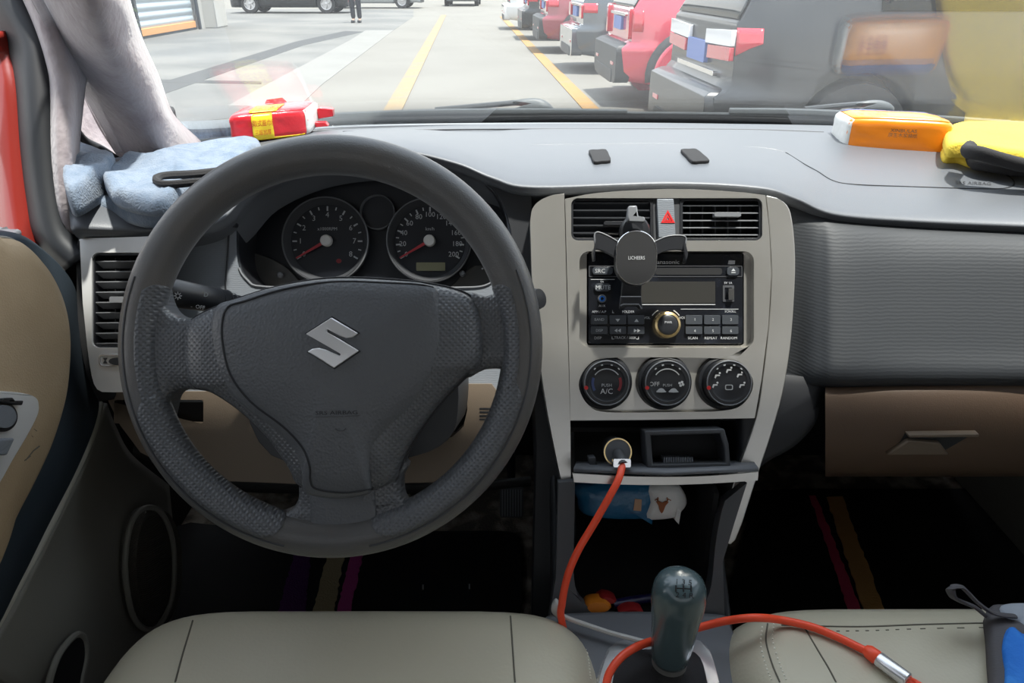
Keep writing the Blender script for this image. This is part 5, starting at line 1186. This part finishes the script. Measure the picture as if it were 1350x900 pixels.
q = MB(); q.prism([(0, 0), (1, 0), (.8, 1), (.1, .8)], lambda x, y, d: ra+rex*(.28+.3*x)+rey*(.96+.03*d)+Vector((0, 0, .039+y*.007)), -.1, .1); q.build('torn_flap', 'tissue_red', rp_, bevel=.001)

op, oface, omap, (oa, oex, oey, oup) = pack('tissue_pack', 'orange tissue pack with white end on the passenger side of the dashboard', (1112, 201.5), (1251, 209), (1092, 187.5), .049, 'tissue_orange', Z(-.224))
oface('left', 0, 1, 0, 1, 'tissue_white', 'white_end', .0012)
oface('top', .0, 1, .04, 1, 'tissue_orange_sunlit', 'top_film', .0010)
oface('back', .0, 1, .0, 1, 'plate_blue', 'blue_band', .0012)
oface('top', .0, 1, .80, 1, 'plate_blue', 'blue_band', .0016)
texts([('超韧实用抽纸', .5, .50, .26, omap('back', .003), 0, 0, .22)], 'band_lettering', 'white_mark', op)
texts([('品质生活', .30, .5, .20, omap('top', .003), 0, 180, .25)], 'top_lettering', 'print_red', op)
texts([('XINBULAS', .52, .30, .09, omap('front'), 0, 0, .42), ('原生木浆抽纸', .52, .43, .09, omap('front'), 0, 0, .36)], 'front_lettering', 'seam', op)

def cloth(poly, z, h, name, m, parent=None, amp=.004, fr=22, seed=0, sub=5):
    P_ = sm(poly, sub); cx = sum(p[0] for p in P_)/len(P_); cy = sum(p[1] for p in P_)/len(P_)
    def mp(x, y, d):
        b_ = DZ(x, y, z)
        return b_+Vector((0, 0, d+(amp*noise.noise(Vector((b_.x*fr+seed, b_.y*fr, seed)))+amp*.5*noise.noise(Vector((b_.x*fr*2.5, b_.y*fr*2.5+seed, seed))))*(d > h*.4)))
    q = MB(); q.dome(P_, (cx, cy), mp, [(1.0-.02, 0), (1.0, h*.25), (1.0, h*.5), (.985, h*.78), (.95, h*.95), (.88, h), (.75, h*1.02), (.6, h*1.0), (.4, h*1.02), (.2, h*1.03)])
    return q.build(name, m, parent, smooth=180)
tw = empty('towel', DZ(200, 260, Z(-.24)), 'blue grey towel heaped on the driver end of the dashboard', 'towel')
cloth([(92, 275), (98, 256), (140, 232), (200, 215), (262, 208), (330, 196), (350, 206), (310, 250), (260, 290), (215, 300), (185, 300), (150, 289), (112, 287)], Z(-.243), .022, 'towel_layer', 'towel_blue', tw, .010, 16, 1)
cloth([(140, 244), (165, 225), (215, 214), (270, 205), (330, 196), (345, 202), (320, 225), (260, 262), (220, 285), (180, 283), (150, 270)], Z(-.216), .020, 'towel_layer', 'towel_blue', tw, .010, 18, 2)
cloth([(94, 262), (96, 232), (102, 222), (130, 224), (158, 236), (152, 252), (128, 272), (104, 286), (94, 280)], Z(-.226), .036, 'rolled_corner', 'towel_blue', tw, .008, 20, 4)
q = MB(); q.tube(cat_rom([DZ(x, y, Z(-.190)) for x, y in ((300, 236), (260, 240), (222, 243), (208, 240), (209, 234), (225, 231), (260, 229), (300, 224))], 6), .0048, 8, flat=.8); q.build('dark_hem', 'cloth_black', tw)

yc = empty('cleaning_cloth', DZ(1310, 210, Z(-.236)), 'folded yellow cloth with black edging at the right end of the dashboard', 'cloth')
zc = Z(-.222)
cloth([(1240, 214), (1262, 217), (1290, 224), (1350, 227), (1450, 226), (1440, 190), (1300, 180), (1246, 188)], zc, .014, 'cloth_fold', 'cloth_yellow', yc, .002, 14, 7)
cloth([(1244, 205), (1268, 208), (1290, 212), (1350, 222), (1450, 224), (1440, 186), (1320, 176), (1250, 180)], zc+.014, .020, 'cloth_fold', 'cloth_yellow', yc, .002, 14, 8)
for h_, x0_ in ((.010, 1276), (.030, 1274)):
    zz_ = zc if h_ < .02 else zc+.014; ho_ = zz_-zc; pts_ = [DZ(x0_+8, 214, zz_)+Vector((0, .012, h_-ho_))]+[DZ(x, y-(4 if h_ > .02 else 0), zz_)+Vector((0, .004 if h_ > .02 else -.010, h_+dz_-ho_)) for x, y, dz_ in ((x0_, 222, 0), (1290, 227, .002), (1320, 229, -.001 if h_ < .02 else -.004), (1360, 231, -.003 if h_ < .02 else -.010), (1430, 233, -.003 if h_ < .02 else -.012))]
    q = MB(); q.tube(cat_rom(pts_, 6), .0095, 12, flat=.8); q.build('black_edging', 'cloth_black', yc, smooth=180)

for i, (pl, lb) in enumerate((([(776, 201.5), (799, 200.5), (805, 215), (783, 217)], 'small black felt pad on the dashboard nearer the steering wheel'), ([(897, 200.5), (918, 200), (935, 215), (912, 216.5)], 'small black felt pad on the dashboard nearer the passenger side'))):
    q = MB(); q.prism(sm([pl[0], ((pl[0][0]+pl[1][0])/2, pl[0][1]-.7), pl[1], ((pl[1][0]+pl[2][0])/2+1, (pl[1][1]+pl[2][1])/2), pl[2], ((pl[2][0]+pl[3][0])/2, pl[2][1]+1), pl[3], ((pl[3][0]+pl[0][0])/2, (pl[3][1]+pl[0][1])/2)], 2), lambda x, y, d: hit(x, y, d), 0, .004)
    tag(q.build('felt_pad', 'cloth_black', None, bevel=.001), lb, 'pad', 'felt pads on the dashboard')

# charger and cable
cg = empty('car_charger', W(813, 612, .83), 'round dark car charger with shiny ring plugged in under the radio', 'charger')
c = W(813, 594, .83); u = .83/FP
q = MB(); q.lathe(c, -FW, [(14*u, -.04), (15*u, -.004), (18*u, 0), (18*u, .006), (17*u, .008)], 40); q.build('charger_body', 'shroud', cg)
q = MB(); q.lathe(c, -FW, [(17*u, .0075), (18.3*u, .0085), (18.3*u, .0095), (16.6*u, .0095), (16.4*u, .008)], 48, cap=False); q.build('shiny_ring', 'gold', cg)
q = MB(); q.lathe(c, -FW, [(16.6*u, .006), (16.6*u, .0088), (0, .009)], 40); q.build('charger_face', 'console_grey', cg)
q = MB(); q.prism(rrect(808, 590, 816, 592.5, 1), PF(.83), .009, .0096); q.build('charger_mark', 'seam', cg)
cb = empty('charging_cable', W(740, 800, .77), 'bright red orange charging cable from the charger across to the passenger seat', 'cable')
q = MB(); q.tube([W(815, 598, .82), W(819, 606, .80), W(821, 613, .795)], .0062, 12); q.build('plug', 'shroud', cb)
q = MB(); q.prism(rrect(808, 604, 831, 615, 2), PF(.797), -.006, .004); q.build('metal_plug', 'chrome', cb, bevel=.0015)
path = [(821, 611, .797), (816, 630, .785), (806, 650, .78), (793, 673, .78), (779, 697, .78), (764, 722, .78), (752, 748, .78), (745, 772, .782), (741, 795, .785), (740, 815, .79), (752, 860, .80), (776, 925, .74), (795, 915, .70), (803, 888, .705), (818, 867, .715), (838, 853, .725), (862, 844, .745), (895, 835, .765), (925, 826, .765), (958, 818, .755), (995, 814, .742), (1030, 817, .735), (1070, 826, .727), (1105, 840, .720), (1140, 857, .712), (1156, 866, .708)]
pl_ = [W(*p) for p in path]
for i, (x, y, t) in enumerate(path):
    if x > 1015: pl_[i] = DZ(x, y, Z(-.5905))
rc_ = .0040
q = MB(); q.tube(cat_rom(pl_, 8), rc_, 12); q.build('cable_sleeve', 'cable_red', cb, smooth=180)
c1 = DZ(1158, 868, Z(-.588)); c2 = DZ(1196, 896, Z(-.588)); d_ = (c2-c1).normalized()
q = MB(); q.lathe(c1-d_*.014, d_, [(.0045, 0), (.0068, .004), (.0072, .012), (.0058, .015)], 16); q.build('strain_relief', 'cable_red', cb)
q = MB(); q.lathe(c1, d_, [(.0070, 0), (.0074, .001), (.0074, (c2-c1).length), (.006, (c2-c1).length+.001)], 24); q.build('metal_splitter', 'silver_bright', cb)
for off in (-3, 4): 
    q = MB(); q.tube(cat_rom([c2-d_*.003, DZ(1205, 901+off, Z(-.592)), DZ(1225, 915+off*2, Z(-.592)), DZ(1250, 925+off*5, Z(-.592))], 5), .0028, 8); q.build('cable_tail', 'cable_red', cb)
wc = empty('white_cable', W(760, 825, .78), 'thin off white cable running over the console to the gear lever', 'cable')
q = MB(); q.tube(cat_rom([W(x, y, t) for x, y, t in ((735, 806, .80), (747, 814, .795), (775, 824, .785), (805, 834, .775), (835, 842, .767), (858, 849, .758), (880, 862, .76))], 6), .0026, 8); q.build('cable_sleeve', 'cable_white', wc)
q = MB(); q.dome(sm([(728, 797), (733, 790), (738, 795), (742, 806), (742, 816), (732, 812), (727, 805)], 3), (734, 804), PF(.80), [(1, -.004), (1, .002), (.7, .005)]); q.build('cable_plug', 'cable_white', wc, smooth=60)

# things in the console bin
tp = empty('tissue_pack', W(830, 690, .87), 'blue and white tissue pack with a deer face on the shelf under the ashtray', 'tissue pack')
q = MB(); q.dome(sm([(764, 640), (860, 636), (862, 690), (854, 686), (800, 685), (768, 678), (762, 660)], 3), (815, 662), PF(.87), [(1, -.06), (1, -.012), (.97, -.003), (.85, .002), (.5, .005)]); q.build('blue_wrapper', 'tissue_blue', tp, smooth=60)
q = MB(); q.dome(sm([(854, 640), (890, 638), (903, 648), (907, 664), (899, 676), (889, 684), (850, 685), (855, 662)], 3), (878, 662), PF(.868), [(1, -.06), (1, -.012), (.97, -.003), (.85, .002), (.5, .004)]); q.build('white_wrapper', 'tissue_white', tp, smooth=60)
q = MB(); q.prism([(892, 668), (897, 672), (894, 690), (889, 684)], PF(.868), -.01, .004); q.build('torn_corner', 'tissue_white', tp)
q = MB(); q.prism([(836, 656), (845, 657), (844, 672), (834, 671)], PF(.87), .004, .0062); q.build('tan_sticker', 'print_tan', tp)
q = MB(); mD = PF(.868)
q.prism(sm([(864, 660), (868, 659), (872, 661), (876, 659), (880, 660), (876, 665), (874, 670), (871, 675), (868, 670), (867, 665)], 2), mD, .003, .0064)
for ln in ([(868, 661), (864, 656), (862, 658)], [(866, 658.5), (866, 654)], [(876, 661), (880, 656), (883, 658)], [(878.5, 658), (878, 654)]): q.tube([W(x, y, .868, .0062) for x, y in ln], .0007, 5)
q.build('deer_print', 'print_brown', tp)
it = empty('toy', DZ(785, 800, Z(-.655)), 'small orange plastic piece in the left of the console bin', 'toy')
q = MB(); q.dome(sm([(771, 800), (776, 792), (790, 790), (800, 792), (806, 800), (796, 806), (782, 808)], 3), (788, 799), PF(.83), [(1, -.02), (1, 0), (.8, .006)]); q.build('plastic_body', 'toy_orange', it, smooth=50)
q = MB(); q.dome(sm([(786, 792), (796, 784), (810, 788), (812, 793), (798, 796)], 2), (798, 790), PF(.838), [(1, -.02), (1, 0), (.8, .005)]); tag(q.build('lighter', 'toy_red', None, smooth=50), 'dark red plastic lighter lying behind the orange piece in the bin', 'lighter')
q = MB(); q.dome(sm([(815, 806), (830, 801), (845, 803), (848, 809), (832, 812)], 2), (832, 807), PF(.828), [(1, -.02), (1, 0), (.8, .004)]); tag(q.build('wrapper', 'toy_red', None, smooth=50), 'dark red wrapper at the front lip of the console bin', 'wrapper')
q = MB(); q.tube([W(806, 797, .845), W(835, 792, .86), W(870, 786, .87)], [.0055, .006, .005], 12); tag(q.build('pen', 'pen_blue', None), 'dark blue pen shaped tube lying across the console bin', 'pen')

# pouch on the passenger seat
pch = empty('pouch', DZ(1330, 870, Z(-.59)), 'blue and grey fabric pouch with a strap at the right edge of the passenger seat', 'pouch')
mp_ = lambda x, y, d=0: DZ(x, y, Z(-.592))+Vector((0, 0, d))
q = MB(); q.dome(sm([(1298, 812), (1330, 808), (1420, 812), (1440, 960), (1310, 960), (1302, 900), (1299, 850)], 4), (1360, 880), mp_, [(1, 0), (1, .008), (.97, .014), (.9, .017), (.5, .02)]); q.build('pouch_body', 'bag_grey', pch, smooth=180)
q = MB(); q.dome(sm([(1311, 816), (1345, 813), (1420, 816), (1400, 848), (1352, 850), (1335, 838), (1318, 832)], 4), (1360, 830), mp_, [(1, .012), (.97, .019), (.9, .021), (.5, .022)]); q.build('light_panel', 'bag_light', pch, smooth=180)
q = MB(); q.dome(sm([(1322, 845), (1345, 858), (1420, 865), (1430, 950), (1326, 950), (1316, 900), (1313, 868)], 4), (1365, 900), mp_, [(1, .012), (.98, .020), (.92, .024), (.5, .026)]); q.build('blue_panel', 'bag_blue', pch, smooth=180)
st = [W(x, y, t) for x, y, t in ((1338, 812, .735), (1310, 808, .735), (1290, 795, .735), (1275, 780, .735), (1266, 773, .735), (1254, 775, .735), (1256, 786, .74), (1268, 793, .745), (1285, 800, .745), (1300, 812, .742))]
q = MB(); q.tube(cat_rom(st, 6), .0045, 8, flat=.45, n_=UP); q.build('strap', 'bag_grey', pch)
print('objects', len(bpy.data.objects))
